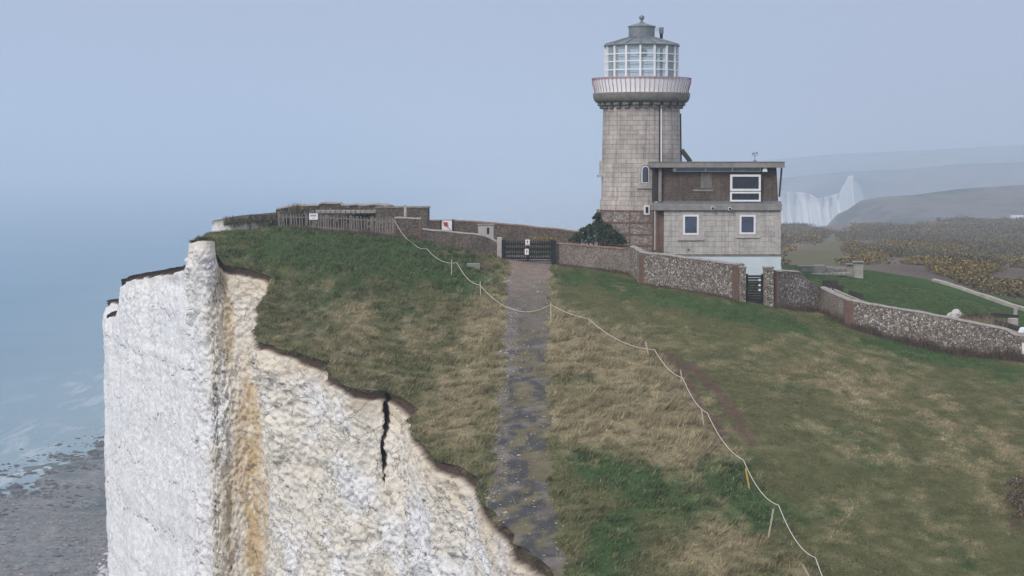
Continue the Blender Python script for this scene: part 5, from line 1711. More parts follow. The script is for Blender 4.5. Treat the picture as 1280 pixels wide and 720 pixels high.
# ------------------------------------------------------------------ paling fence by the cliff edge
FWD = plain('grey_paling', (.24, .215, .19), .95, .4, 6)
fence_px = np.linspace(349, 491.5, 45)
fb = [(p, float(np.interp(p, [313, 347, 393, 437, 492], [283.5, 286, 288, 292, 297]))) for p in fence_px]
ft = [float(np.interp(p, [313, 347, 393, 437, 492], [268.5, 268.5, 268.5, 270, 273.5])) for p in fence_px]
FDD = 134.0
f0 = P(349, 286, FDD)
fence = empty('paling_fence', tuple(f0), 'weathered grey paling fence of thin pickets on the grassy crest near the cliff edge', 'fence')
pk = None
for (px_, yb_), yt_ in zip(fb, ft):
    b = P(px_, yb_, FDD); g = T(b.x, b.y); tz = P(px_, yt_, FDD).z
    j = RNG.normal(0, .05)
    if pk is None:
        pk = MB().box((0, 0, .5), (.055, .022, 1.0)).build('picket', FWD, None, 0); o = pk
    else:
        o = pk.copy(); COL.objects.link(o); o.parent = None
    hh = tz - min(b.z, g) + .15 + RNG.normal(0, .05)
    o.location = (b.x, b.y, tz - hh + RNG.normal(0, .03)); o.scale = (1, 1, hh); o.rotation_euler = (RNG.normal(0, .03), j, 0)
    attach_to(o, fence)
for yf in (.16, .78):
    pts = []
    for (px_, yb_), yt_ in list(zip(fb, ft))[::4] + [((491.5, 297), 273.5)]:
        q = P(px_, yb_ + (yt_ - yb_) * (1 - yf), FDD + .04); pts.append(q)
    mb = MB()
    for a, b in zip(pts, pts[1:]): mb.bar(a, b, .045, .07)
    attach_to(mb.build('rail', FWD, None, 0, origin=tuple(f0)), fence)
for px_ in (349.5, 383, 408, 438.5, 466, 491):
    b = P(px_, float(np.interp(px_, [347, 393, 437, 492], [286, 288, 292, 297])), FDD + .1); t_z = P(px_, float(np.interp(px_, [347, 393, 437, 492], [267.5, 267.5, 269, 272.5])), FDD).z
    g = min(b.z, T(b.x, b.y)) - .3
    attach_to(MB().span(b.x - .05, b.x + .05, b.y - .05, b.y + .05, g, t_z).build('post', FWD, None, 0, origin=tuple(b)), fence)
# open post and rail end towards the edge
pr_ = [P(313, 283, 135), P(329.5, 281.5, 135), P(345.5, 282, 134.3)]
of_ = empty('post_and_rail_fence', tuple(pr_[1]), 'short broken post and rail fence at the cliff end of the palings', 'fence')
for q, yt_ in zip(pr_, (268, 268.5, 268.2)):
    tz = P(640, yt_, q.y).z
    attach_to(MB().span(q.x - .06, q.x + .06, q.y - .06, q.y + .06, min(q.z, T(q.x, q.y)) - .4, tz).build('post', DARKW, None, 0, origin=tuple(q)), of_)
a = P(312, 269.5, 134.9); b = P(346, 269.8, 134.2)
attach_to(MB().bar(a, b, .06, .10).build('rail', DARKW, None, 0, origin=tuple(pr_[1])), of_)
attach_to(MB().bar(P(319, 270, 134.9), P(326, 281, 134.9), .05, .08).build('brace', DARKW, None, 0, origin=tuple(pr_[1])), of_)
notice('warning_sign', 386.5, 397.2, 266.8, 274.6, 133.85, [(.16, .80, .22, .31, INK), (.14, .84, .38, .46, INK), (.30, .70, .72, .78, INK)], 'white rectangular warning sign fixed on the grey paling fence')

# ------------------------------------------------------------------ small white gate, hut and plants behind the wall
wd_ = 140.0
wg = empty('white_gate', tuple(P(559, 291, wd_)), 'small white barred gate with red sign behind the dark flint wall', 'gate')
def wpart(mb, name, mat): return attach_to(mb.build(name, mat, None, 0, origin=tuple(P(559, 291, wd_))), wg)
for px_ in np.linspace(552.6, 564.2, 7):
    a, b = P(px_, 293, wd_), P(px_, 275.8, wd_)
    wpart(MB().span(a.x - .055, a.x + .055, wd_, wd_ + .03, a.z, b.z), 'bar', WHITEP)
for y_ in (277.5, 289):
    a, b = P(551.5, y_, wd_), P(565, y_, wd_)
    wpart(MB().span(a.x, b.x, wd_ + .03, wd_ + .07, a.z - .06, a.z + .06), 'rail', WHITEP)
for px0, px1 in ((550.6, 552), (565, 567.2)):
    a, b = P(px0, 293, wd_), P(px1, 274.6, wd_)
    wpart(MB().span(a.x, b.x, wd_ - .03, wd_ + .12, a.z - .8, b.z), 'gate_post', BLACKP)
a, b = P(552.5, 276.5, wd_ - .02), P(564.5, 288.5, wd_ - .02)
wpart(MB().bar(a, b, .10, .02), 'brace', BLACKP)
q = P(557.2, 280, wd_ - .06)
o = MB().span(q.x - .13, q.x + .13, wd_ - .07, wd_ - .055, q.z - .13, q.z + .13).build('warning_sign', RED, None, 0, origin=tuple(q)); tag(o, 'tiny red square sign on the small white barred gate', 'sign')
q = P(607, 297, 142)
hut = empty('hut', tuple(q), 'small pale rendered hut with dark slot behind the dark flint wall', 'hut')
a, b = P(597.5, 297, 142), P(617, 281.6, 142)
attach_to(MB().span(a.x, b.x, 142, 143.2, a.z - 1.2, b.z).build('wall', plain('pale_render', (.42, .41, .40), .9, .2, 2.5), None, .02, origin=tuple(q)), hut)
attach_to(MB().span(a.x - .05, b.x + .05, 141.95, 143.25, b.z, b.z + .07).build('roof', CONC, None, 0, origin=tuple(q)), hut)
c0, c1 = P(608.6, 292.5, 142), P(611.6, 284.6, 142)
attach_to(MB().span(c0.x, c1.x, 141.985, 142.1, c0.z, c1.z).build('slot', BLACKP, None, 0, origin=tuple(q)), hut)

# dark evergreen bush against the tower foot
rgb = np.random.default_rng(23)
def bushmat(name):
    t = NT(name, .8, .2); return t.done(t.attr('Col').outputs['Color'])
LEAFM = bushmat('evergreen_leaf')
bd = 137.4
bc = []; br_ = []
for px_, py_, r_ in [(748, 279, .42), (746, 272, .30), (747.5, 268, .18), (744, 286, .6), (755, 288, .6), (735, 291, .62), (764, 292, .6), (725, 296, .55), (772, 297, .5), (745, 297, .9), (757, 298, .8), (733, 300, .75), (718, 300, .40), (777, 302, .40), (768, 302, .6), (751, 283, .5), (738, 284, .32), (760, 283, .28), (729, 288, .3)]:
    p = P(px_, py_, bd + rgb.uniform(-.5, .5)); bc.append((p.x, p.y, p.z - r_ * .3)); br_.append(r_)
def bcol(dirs, rr_, tot):
    return np.array((.030, .046, .026))[None] * rgb.uniform(.45, 2.0, (tot, 1)) + (rgb.random((tot, 1)) < .06) * np.array((.05, .05, .02))
Vb, Fb, Cb = leafmesh(np.array(bc), np.array(br_), 330, .085, bcol, rgb, .95)
# let the leaves also fall below the middle of each clump
g = P(747, 309, bd)
bush = empty('evergreen_bush', (g.x, g.y, T(g.x, g.y)), 'dark evergreen bush with pointed top at the foot of the lighthouse', 'bush')
attach_to(npmesh('foliage', Vb, Fb, LEAFM, col=Cb), bush)
mb = MB()
for dx in (-.9, -.4, .1, .6, 1.0):
    mb.tube([(g.x + dx * .3, g.y, g.z - .6), (g.x + dx * .8, g.y + .1, g.z + .5), (g.x + dx, g.y, g.z + 1.1)], [.07, .05, .02], 6)
attach_to(mb.build('stem', DARKW, None, 0, origin=(g.x, g.y, T(g.x, g.y))), bush)
# small pale flowering plant behind the right gate leaf
def flowers(dirs, rr_, tot):
    return np.where(rgb.random((tot, 1)) < .45, np.array((.42, .33, .10)), np.array((.12, .12, .06))) * rgb.uniform(.6, 1.2, (tot, 1))
cs_ = [tuple(P(px_, 299.5 + rgb.uniform(-.8, 1), 138.2)) for px_ in np.linspace(667, 693, 12)]
Vb, Fb, Cb = leafmesh(np.array(cs_), np.full(12, .20), 40, .05, flowers, rgb, 1)
o = npmesh('flowering_plant', Vb, Fb, LEAFM, col=Cb); tag(o, 'low yellow flowering plant showing above the right black gate leaf', 'plant')

# ------------------------------------------------------------------ rope line on stakes
def stand(px, py, h):
    """ground point whose top, h metres up, is seen at (px, py)"""
    q = hit(px, py + h * 21)
    for _ in range(4):
        q = hit(px, py + h * FPX / q.y * .995)
    return q
ROPE = plain('white_rope', (.58, .54, .46), .9, .1, 8)
STK = plain('bare_wood_stake', (.47, .40, .29), .9, .25, 8)
YST = plain('yellow_stake_paint', (.55, .38, .08), .7, .2, 8)
PIN = plain('dark_steel_pin', (.10, .10, .10), .6, .2, 8)
nodes = [(533.6, 311, .55), (571, 328, .75), (599.5, 356, .85), (688.4, 380.5, .95), (735, 398, .95), (818, 437, .95), (853.3, 472, .95), (884, 516, .95), (929, 574.5, .95), (973, 631, .98), (1019, 696.5, 1.0), (1064, 770, 1.0)]
npos = [P(493, 275.5, 136.6)]
pins = []
for i, (px_, py_, h) in enumerate(nodes):
    g = stand(px_, py_, h)
    npos.append(g + Vector((0, 0, h)))
    pins.append((g, h))
sags = [.55, .35, .35, .95, .12, .40, .28, .30, .35, .38, .40, .4]
mbr = MB(); pts = []
for i in range(len(npos) - 1):
    a, b = npos[i], npos[i + 1]
    for k in range(14):
        u = k / 14
        q = a.lerp(b, u); q.z -= sags[i] * 4 * u * (1 - u)
        q.z = max(q.z, T(q.x, q.y) + .05)
        pts.append(q)
pts.append(npos[-1])
mbr.tube(pts, .016, 6)
o = mbr.build('rope', ROPE, None, 0, origin=tuple(npos[0])); tag(o, 'pale rope looping from stake to stake across the track and down the grass', 'rope')
# second thin wire below the rope
w2p = []
for i in range(5, len(npos) - 1):
    a, b = npos[i] - Vector((.25, 0, .45)), npos[i + 1] - Vector((.25, 0, .45))
    for k in range(8):
        q = a.lerp(b, k / 8); q.z -= .12 * 4 * (k / 8) * (1 - k / 8); w2p.append(q)
o = MB().tube(w2p, .008, 4).build('wire', PIN, None, 0, origin=tuple(w2p[0])); tag(o, 'thin dark wire sagging below the pale rope on the right grass', 'wire')
pin_lab = ['thin dark pin holding the rope on the mound below the flint pier', 'thin dark pin holding the rope beside the concrete block', None, None, 'thin dark pin holding the rope just right of the track stake', 'thin dark pin at the rope corner beside a leaning stake on the lawn',
           'thin dark pin holding the rope at the top of the red dirt scars', 'thin dark pin holding the rope beside the upper dirt scar', 'thin dark pin holding the rope above the yellow stake', 'thin dark pin holding the rope above the long slanted stake', 'thin dark pin holding the rope nearest the bottom of the photo', None]
for (g, h), lab in zip(pins, pin_lab):
    if lab is None: continue
    o = MB().tube([(g.x, g.y, g.z - .25), (g.x, g.y, g.z + h + .05)], .012, 6).build('rope_pin', PIN, None, 0, origin=tuple(g)); tag(o, lab, 'rope pin', 'thin pins carrying the rope')
for (x0, y0, x1, y1, m, lab) in [(564.5, 324.3, 564.5, 344.5, STK, 'upright wooden stake on the mound left of the concrete block'), (600.2, 351.5, 600.8, 371.5, STK, 'wooden stake at the left verge of the track'), (688.4, 378, 688.2, 403, STK, 'wooden stake at the right verge of the track'),
                              (807, 427, 812, 446.5, STK, 'leaning wooden stake beside a rope corner on the lawn'), (850.5, 462, 855.2, 485.5, STK, 'wooden stake by the top of the red dirt scars'), (876.8, 512, 881, 534.5, STK, 'wooden stake left of the red dirt scars'),
                              (932, 585.5, 937.8, 611, YST, 'yellow stake leaning below a rope corner'), (966.8, 636, 959.3, 672, STK, 'long pale stake slanting left in the lower grass'), (1003, 705, 1016, 722, STK, 'leaning pale stake at the bottom edge of the photo')]:
    g = hit(x1, y1)
    tp_ = P(x0, y0, g.y)
    o = MB().bar(g - Vector((0, 0, .2)), tp_, .06, .06).build('stake', m, None, 0, origin=tuple(g)); tag(o, lab, 'stake', 'stakes along the rope line')

# concrete block and bare hole by the track
g = hit(591.5, 335.5)
o = MB().box((g.x, g.y + .2, g.z + .12), (.88, .4, .42)).build('concrete_block', CONC, None, .02, origin=tuple(g)); tag(o, 'grey concrete block lying in the mound left of the track', 'concrete block')

# ------------------------------------------------------------------ garden beyond the wall
q = P(1040, 341, 146)
rw = empty('ruined_garden_wall', tuple(q), 'low broken stone garden wall with square blocks on the green lawn', 'ruined wall')
PALEB = plain('lichened_stone', (.38, .355, .315), .95, .4, 2.2, bump=.5)
for (x0, x1, y0, y1, dd_, dpt) in [(998, 1017, 334, 342, 147, .5), (1017, 1032.5, 331.5, 346, 145.6, .8), (1032.5, 1043, 333.5, 345, 145.9, .6), (1043, 1059, 334.8, 343.5, 146.6, .5), (1059, 1067, 331, 342, 145.8, .8), (1067, 1079.5, 328, 341.5, 145.4, .9)]:
    a, b = P(x0, y1, dd_), P(x1, y0, dd_)
    mb = MB().span(a.x, b.x, dd_, dd_ + dpt, a.z - .7, b.z)
    attach_to(mb.build('stone_block', PALEB, None, .05, origin=tuple(q)), rw)
for (x0, x1, y_, dd_) in [(997.5, 1017, 333.2, 147), (1058, 1067.5, 330.2, 145.7), (1066.5, 1080.2, 327.4, 145.3)]:
    a, b = P(x0, y_, dd_), P(x1, y_, dd_)
    attach_to(MB().span(a.x, b.x, dd_ - .05, dd_ + .6, a.z - .07, a.z + .05).build('coping', COPING, None, .02, origin=tuple(q)), rw)
for k_ in range(9):
    px_ = 1018 + k_ * 5.2; s_k = .16 + .12 * RNG.random(); c_k = P(px_, 344.5 - .5 * k_ * .6, 145.2 - .3 * RNG.random())
    mbk = MB().box(c_k, (s_k * 2, s_k * 1.5, s_k * 1.3), RNG.uniform(0, 1.5))
    attach_to(mbk.build('rubble', PALEB, None, .04, origin=tuple(q)), rw)
rb = np.random.default_rng(4)
def rock(name, c, r, mat, label=None, cat='rock', group=None, flat=.75, seed=0):
    bm = bmesh.new(); bmesh.ops.create_icosphere(bm, subdivisions=3, radius=1)
    for v_ in bm.verts:
        n_ = mnoise.noise(v_.co * 1.1 + Vector((seed * 3.7, 0, 0))) * .35 + mnoise.noise(v_.co * 3 + Vector((seed, 2, 0))) * .12
        v_.co *= (1 + n_); v_.co.z *= flat; v_.co *= r
    me = bpy.data.meshes.new(name); bm.to_mesh(me); bm.free(); me.materials.append(mat)
    o = bpy.data.objects.new(name, me); o.location = c; link(o)
    if label: tag(o, label, cat, group)
    return o
rock('boulder', tuple(P(1195, 394.5, 124)), .50, plain('pale_boulder', (.50, .49, .47), .95, .3, 3, bump=.5), 'pale rounded boulder behind the long flint wall', 'boulder', seed=2)
q = P(1214, 393, 123.5); cs_ = [(q.x + dx, q.y + dy, q.z - .25) for dx, dy in ((-.35, 0), (.1, .3), (.55, .1), (.3, -.3), (-.6, .4), (.9, .3))]
def bramble(dirs, rr_, tot): return np.array((.085, .065, .050))[None] * rb.uniform(.35, 1.5, (tot, 1))
Vb, Fb, Cb = leafmesh(np.array(cs_), np.full(6, .5), 220, .05, bramble, rb, .8)
o = npmesh('bramble', Vb, Fb, LEAFM, col=Cb); tag(o, 'brown leafless bramble mound beside the pale boulder', 'bush')
# reeds
n_ = 420
x_ = rb.uniform(P(1209, 400, 121).x, P(1248, 400, 121).x, n_); y_ = rb.uniform(119.5, 122.5, n_); z_ = terr(x_, y_)
hh = P(1228, 392.5, 121).z - z_ + rb.normal(-.12, .14, n_)
def stalks(name, x, y, z, h, mat, col, wd=.016, lean=.18, seed=1):
    r_ = np.random.default_rng(seed); n = len(x)
    a = r_.uniform(0, np.pi, n); dx, dy = np.cos(a) * wd, np.sin(a) * wd
    lx, ly = r_.normal(0, lean, n) * h, r_.normal(0, lean, n) * h
    Vv = np.stack([np.stack([x - dx, y - dy, z - .05], 1), np.stack([x + dx, y + dy, z - .05], 1), np.stack([x + lx, y + ly, z + h], 1)], 1).reshape(-1, 3)
    cc = np.repeat(col * r_.uniform(.55, 1.35, (n, 1)), 3, 0)
    return npmesh(name, Vv, np.arange(3 * n).reshape(-1, 3), mat, col=cc)
o = stalks('dry_reeds', x_, y_, z_, hh, GRASS, np.array((.30, .215, .165)), .022); tag(o, 'patch of dry pinkish reeds behind the long flint wall', 'reeds', kind='stuff')
# sleepers edging the terrace, white stone, lower kerb wall
for (x0, y0, x1, y1, dd0, dd1, lab) in [(1240, 393.5, 1272, 396.5, 129, 130, 'long dark sleeper edging the terrace at the right of the garden'), (1243, 401, 1275, 411.5, 121, 119, 'dark sloping sleeper below the terrace beside the wall top')]:
    a, b = P(x0, y0, dd0), P(x1, y1, dd1)
    o = MB().bar(a, b, .22, .30).build('sleeper', DARKW, None, .02, origin=tuple(a)); tag(o, lab, 'sleeper')
q = P(1267, 402, 122); o = MB().span(q.x - .28, q.x + .28, 121.9, 122.4, q.z - .9, q.z + .2).build('stone_post', PALEB, None, .04, origin=tuple(q)); tag(o, 'squat pale stone post near the right end of the garden', 'stone post')
q = P(1270, 391, 131); o = MB().span(q.x - .11, q.x + .11, 131, 131.25, q.z - .5, q.z + .35).build('stone_post', PALEB, None, .03, origin=tuple(q)); tag(o, 'slim small stone post on the upper lawn edge', 'stone post')
q = P(1278.5, 414, 116.5)
o = rock('white_sack', tuple(q), .28, plain('white_plastic', (.68, .72, .78), .5, .1, 4), 'white and pale blue sack behind the right end of the long wall', 'sack', seed=5)
kb = [wp(1164, 349, 348.5, 152), wp(1190, 357, 356, 150), wp(1225, 368.5, 367, 148), wp(1255, 379, 377, 146), wp(1290, 391, 388, 144), wp(1340, 405, 402, 142)]
for i_k in range(len(kb)): kb[i_k] = (kb[i_k][0], kb[i_k][0].z + .16 + .03 * i_k)
wall('kerb_wall', kb, .4, PALEB, 'low grey stone kerb along the far edge of the green lawn', 'kerb wall', rough=.10, step=.5)
q = P(1279.5, 435.5, 112.9)
notice('wall_sign', 1277.2, 1290, 429, 442.5, 112.85, [(.25, .9, .3, .38, INK), (.25, .9, .5, .58, INK)], 'white sign fixed on the long flint wall at the right edge')
# little timber rail fence on the garden steps
q = P(1040, 365, 128)
ts = empty('timber_handrail', tuple(q), 'dark timber handrail with short pickets behind the stepped garden wall', 'handrail')
def tpt(mb, name, m=DARKW): return attach_to(mb.build(name, m, None, 0, origin=tuple(q)), ts)
for k, px_ in enumerate(np.linspace(1013, 1034, 12)):
    yb_ = float(np.interp(px_, [1013, 1034], [357, 368])); a = P(px_, yb_, 128.5); b = P(px_, yb_ - 6.5 + .1 * k, 128.5)
    tpt(MB().span(a.x - .035, a.x + .035, 128.48, 128.52, a.z - .5, b.z), 'picket')
tpt(MB().bar(P(1010, 353.5, 128.6), P(1036, 367, 128.6), .06, .08), 'rail')
tpt(MB().bar(P(1039, 360.5, 127), P(1085, 379.5, 124), .07, .09), 'handrail', PALEB)
tpt(MB().bar(P(1028, 354.6, 130), P(1047, 355.8, 130), .20, .5), 'step')
tpt(MB().bar(P(1040, 359.2, 129), P(1054, 362.2, 129), .16, .5), 'step')
tpt(MB().bar(P(1060, 367.5, 127), P(1078, 373, 127), .16, .5), 'step')
for px_, yb_ in ((1041, 366), (1060, 374)):
    a = P(px_, yb_, 126.5); tpt(MB().span(a.x - .05, a.x + .05, 126.45, 126.55, a.z - .6, P(px_, yb_ - 6, 126.5).z), 'post')

# dead stalks and tufts along the wall feet
xs_, ys_, hs_ = [], [], []
for (p0, p1, num, hmax) in [((1062, 409, 118.7), (1185, 442, 115.6), 2600, .75), ((1185, 442, 115.6), (1284, 452, 112.6), 2400, .85), ((697, 328, 135.6), (785, 338, 133), 900, .35), ((802, 352, 128.6), (922, 376, 120.6), 1300, .30), ((970, 382, 120.6), (1024, 390, 123.5), 900, .55), ((530, 310, 136.2), (622, 324, 135.7), 900, .35), ((495, 298, 136.4), (526, 308, 136.4), 350, .4), ((1027, 391, 123.4), (1059, 408, 118.8), 700, .6), ((352, 287, 133.8), (490, 297, 133.8), 2200, .45)]:
    a, b = P(*p0), P(*p1); u = rb.random(num)
    xs_.append(a.x + (b.x - a.x) * u + rb.normal(0, .1, num)); ys_.append(a.y + (b.y - a.y) * u - np.abs(rb.normal(.05, .22, num)) + (.25 if hmax == .45 else 0))
    hs_.append(hmax * rb.uniform(.3, 1, num) * (.4 + .9 * vnoise(u * 25, u * 0, 9)))
x_, y_, h_s = np.concatenate(xs_), np.concatenate(ys_), np.concatenate(hs_)
o = stalks('dead_stalks', x_, y_, terr(x_, y_), h_s, GRASS, np.array((.13, .098, .078)), .016, .22); tag(o, 'dead brown stalks growing along the feet of the walls', 'weeds', kind='stuff')
# plants along the crest beyond the fence
n_ = 2600
px_ = np.where(rb.random(n_) < .1, rb.uniform(366, 374, n_), rb.uniform(280, 372, n_)); q = np.array([tuple(P(p_, float(np.interp(p_, [286, 330, 362, 372], [271, 268, 265, 263])) + abs(rb.normal(0, 3.0)), 149.5 + rb.uniform(-1, 1))) for p_ in px_])
hh = rb.uniform(.15, .5, n_); hh = np.where((px_ > 366), hh * 2.2, hh)
o = stalks('crest_scrub', q[:, 0], q[:, 1], q[:, 2] - .3, hh, GRASS, np.array((.13, .12, .085)), .03, .35); tag(o, 'low scrub growing on the broken crest at the cliff end', 'scrub', kind='stuff')
# bank under that scrub, with its chalk end
bx0, bx1 = P(265, 284, 152), P(372, 284, 150)
nn_ = 60; mm_ = 8
vs = []; cc = []; f_m = []
for i in range(nn_):
    u = i / (nn_ - 1); px0_ = 265 + u * 110
    ytop = float(np.interp(px0_, [265, 267, 285, 305, 335, 362, 375], [278, 275.4, 272.5, 270, 267.5, 264.5, 262]))
    for k in range(mm_):
        w_k = k / (mm_ - 1)
        dd_ = 150.2 - .9 * (1 - w_k) + .9 * max(0, 1 - u * 8) * 1.5
        top = P(px0_, ytop, dd_)
        zb_k = top.z - 5 * (1 - w_k) ** 1.2
        nzz = mnoise.noise((px0_ * .12, k * 1.3, 3)) * .35
        vs.append((top.x + (1 - w_k) * -.25 * max(0, 1 - u * 9), dd_ + nzz, zb_k)); cc.append(1)
    for (dy, dz) in ((1.5, .05), (5, -.5), (9, -3)):
        top = P(px0_, ytop, 151); vs.append((top.x + .3 * dy * max(0, 1 - u * 4), 151 + dy, top.z + dz - (.0)))
        cc.append(0)
mt = mm_ + 3
fs = [(i * mt + k, i * mt + mt + k, i * mt + mt + k + 1, i * mt + k + 1) for i in range(nn_ - 1) for k in range(mt - 1)]
fs.append(tuple(range(mt)))
va = np.array(vs)
col = np.zeros((len(va), 4)); col[:, 3] = 1
pxs = 265 + (np.arange(len(va)) // mt) / (nn_ - 1) * 110
kk = np.arange(len(va)) % mt
chalk_end = sstep(350, 312, pxs + 14 * (fbm(pxs / 9, kk * .9, 9, 3) - .5))
tri = []
for f_ in fs[:-1]: tri.append(f_)
t = NT('crest_bank_earth', 1, .05)
v = t.pos(); at = t.attr('Col'); sp = t.n('ShaderNodeSeparateColor'); t.l(at.outputs['Color'], sp.inputs[0])
nn1 = t.noise(v, 3, 5, .7)
c = t.mix(sp.outputs[0], t.ramp(nn1, [(.3, (.06, .055, .035)), (.7, (.15, .125, .095))]), t.ramp(nn1, [(.3, (.45, .43, .40)), (.6, (.75, .74, .73))]))
BANK = t.done(c, t.bump(nn1, .8, .15))
col[:, 0] = np.where(kk >= mm_ - 1, 0, chalk_end)
o = npmesh('crest_bank', va, np.array(tri), BANK, col=col); tag(o, kind='structure')

# ------------------------------------------------------------------ bramble scrub on the right foreground edge
g = hit(1296, 645)
cs_ = [(g.x + rb.normal(0, .35), g.y + rb.uniform(-3.5, 5), 0) for _ in range(26)]
cs_ = [(a, b, T(a, b) + .05) for a, b, _ in cs_]
def bram2(dirs, rr_, tot): return np.where(rb.random((tot, 1)) < .12, np.array((.34, .29, .24)), np.array((.13, .098, .07))) * rb.uniform(.35, 1.4, (tot, 1))
Vb, Fb, Cb = leafmesh(np.array(cs_), rb.uniform(.25, .6, 26), 260, .045, bram2, rb, .8)
o = npmesh('bramble', Vb, Fb, LEAFM, col=Cb); tag(o, 'leafless brown bramble scrub at the right foreground edge', 'bush')

# ------------------------------------------------------------------ chalk chips beside the track
n_ = 5200
ys_ = rb.uniform(66, 130, n_); u = np.where(rb.random(n_) < .62, np.abs(rb.normal(0, .16, n_)), rb.random(n_) * 1.05)
xs_ = np.interp(ys_, ty, tlx) - .12 + u * (np.interp(ys_, ty, trx) - np.interp(ys_, ty, tlx) + .25)
k = inside_land(xs_, ys_) & (rb.random(n_) < sstep(.38, .62, fbm(xs_ / .9, ys_ / 1.6, 201, 3) + .08))
xs_, ys_ = xs_[k], ys_[k]; n_ = len(xs_); zs_ = terr(xs_, ys_) + (fbm(xs_ / 2.2, ys_ / 2.2, 101, 3) - .5) * .16
base_ = np.array([(1, 0, 0), (-1, 0, 0), (0, 1, 0), (0, -1, 0), (0, 0, .8), (0, 0, -.8)], float)
oct_f = np.array([(0, 2, 4), (2, 1, 4), (1, 3, 4), (3, 0, 4), (2, 0, 5), (1, 2, 5), (3, 1, 5), (0, 3, 5)])
def chips(name, x, y, z, s, mat, seed=3, flat=.55):
    r_ = np.random.default_rng(seed); n = len(x)
    an = r_.uniform(0, 6.28, n); ca, sa = np.cos(an), np.sin(an)
    b_ = base_[None] * r_.uniform(.6, 1.3, (n, 6, 1))
    X = (b_[..., 0] * ca[:, None] - b_[..., 1] * sa[:, None]) * s[:, None] + x[:, None]; Y = (b_[..., 0] * sa[:, None] + b_[..., 1] * ca[:, None]) * s[:, None] + y[:, None]
    Z = b_[..., 2] * s[:, None] * flat + z[:, None]
    Vv = np.stack([X, Y, Z], -1).reshape(-1, 3)
    Ff = (oct_f[None] + (np.arange(n) * 6)[:, None, None]).reshape(-1, 3)
    return npmesh(name, Vv, Ff, mat)
CHIP = plain('chalk_chip', (.38, .36, .34), .95, .35, 1.5)
o = chips('chalk_chips', xs_, ys_, zs_ + .01, np.exp(rb.normal(-3.55, .5, n_)), CHIP); tag(o, 'pale chalk and gravel chips along the track verge', 'stones', kind='stuff')

# ------------------------------------------------------------------ fallen chalk and rocks on the beach
n_ = 900
ys_ = rb.uniform(415, 620, n_); xs_ = -86 + (ys_ - 450) * -.03 + np.abs(rb.normal(0, 12, n_)) - 7 - sstep(480, 560, ys_) * 6
ys2 = rb.uniform(430, 720, 2600); xs2 = np.interp(ys2, [380, 450, 530, 595, 650, 720], [-146, -141, -134, -133, -129, -118]) + rb.normal(-2, 10, 2600)
o = chips('fallen_boulders', xs_, ys_, beach_z(xs_, ys_) + .15, np.exp(rb.normal(-.35, .5, n_)), plain('fallen_chalk', (.55, .54, .53), .95, .4, .6), 6, .6); tag(o, 'fallen white chalk boulders at the foot of the cliff', 'boulders', kind='stuff')
kx = fbm(xs2 / 14, ys2 / 10, 211, 3) > .48
xs2, ys2 = xs2[kx], ys2[kx]
o = chips('shore_rocks', xs2, ys2, np.maximum(beach_z(xs2, ys2), -.1) + .05, np.exp(rb.normal(-.5, .5, len(xs2))), plain('wet_dark_rock', (.055, .052, .048), .5, .4, .8), 7, .5); tag(o, 'dark wet rocks scattered along the water edge', 'rocks', kind='stuff')

n_ = 14000
ys_ = rb.uniform(425, 740, n_); sh_ = np.interp(ys_, [380, 450, 530, 595, 650, 720], [-146, -141, -134, -133, -129, -118])
xs_ = sh_ + rb.uniform(-2, 62, n_)
kx = fbm(xs_ / 7, ys_ / 9, 221, 4) > .46
xs_, ys_ = xs_[kx], ys_[kx]
cobm = NT('beach_cobbles', .7, .3); vv = cobm.pos()
cobm.done(cobm.ramp(cobm.noise(vv, .5, 5, .8), [(.32, (.05, .055, .05)), (.5, (.16, .155, .15)), (.68, (.38, .37, .36))]))
o = chips('beach_cobbles', xs_, ys_, beach_z(xs_, ys_) + .02, np.exp(rb.normal(-1.0, .5, len(xs_))), cobm.m, 9, .5); tag(o, 'grey and pale cobbles strewn over the foreshore', 'cobbles', kind='stuff')

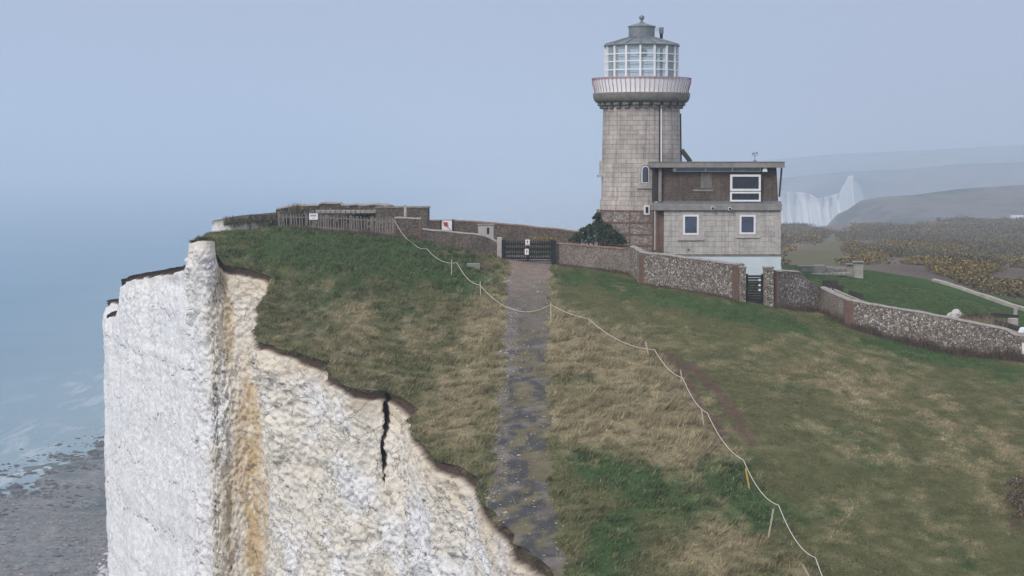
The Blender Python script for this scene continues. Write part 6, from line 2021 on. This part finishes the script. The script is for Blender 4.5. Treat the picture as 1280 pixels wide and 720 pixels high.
# ------------------------------------------------------------------ far white houses and a tree
def far_house(px0, px1, y0, y1, d, label, windows, gable=False):
    a, b = P(px0, y1, d), P(px1, y0, d)
    org = ((a.x + b.x) / 2, d, a.z)
    h = empty('white_house', org, label, 'house')
    zt_h = b.z - (1.2 if gable else 0)
    attach_to(MB().span(a.x, b.x, d, d + 8, a.z - 14, zt_h).build('wall', WHITEP, None, 0, origin=org), h)
    mb = MB()
    if gable:
        xm = (a.x + b.x) / 2
        vs = [(a.x - .3, d - .3, zt_h), (b.x + .3, d - .3, zt_h), (xm, d - .3, b.z + .6), (a.x - .3, d + 8.3, zt_h), (b.x + .3, d + 8.3, zt_h), (xm, d + 8.3, b.z + .6)]
        mb.add(vs, [(0, 1, 2), (5, 4, 3), (0, 2, 5, 3), (1, 4, 5, 2), (0, 3, 4, 1)])
    else:
        mb.span(a.x - .2, b.x + .2, d - .2, d + 8.2, b.z, b.z + .3)
    attach_to(mb.build('roof', plain('far_slate', (.2, .2, .22)), None, 0, origin=org), h)
    for (u, v_) in windows:
        q = P(px0 + (px1 - px0) * u, y0 + (y1 - y0) * v_, d)
        attach_to(MB().span(q.x - .5, q.x + .5, d - .05, d + .1, q.z - .7, q.z + .7).build('window', DGLASS, None, 0, origin=org), h)
far_house(1267.5, 1279.5, 268.5, 283, 1090, 'tall white house on the far side of the heath at the right edge', [(.25, .3), (.72, .3), (.25, .62), (.72, .62)])
far_house(1246, 1258, 276.5, 284, 1120, 'low white gabled house left of the tall white house beyond the heath', [(.5, .55)], True)
q = P(1173.5, 279, 905); gz_ = float(heath_z([q.x], [q.y])[0])
tr = empty('tree', (q.x, q.y, gz_), 'small bare rounded tree on the skyline of the heath', 'tree')
attach_to(MB().tube([(q.x, q.y, gz_ - .5), (q.x + .1, q.y, q.z + 1)], [.3, .18], 8).build('trunk', DARKW, None, 0, origin=(q.x, q.y, gz_)), tr)
cs_ = [(q.x + dx, q.y, q.z + dz) for dx, dz in ((0, 1.2), (-.7, .7), (.7, .8), (.1, 2.0), (-.4, 1.7))]
Vb, Fb, Cb = leafmesh(np.array(cs_), np.full(5, .9), 70, .22, lambda a, b, n: np.array((.04, .042, .03))[None] * rb.uniform(.5, 1.6, (n, 1)), rb, .9)
attach_to(npmesh('crown', Vb, Fb, LEAFM, col=Cb), tr)
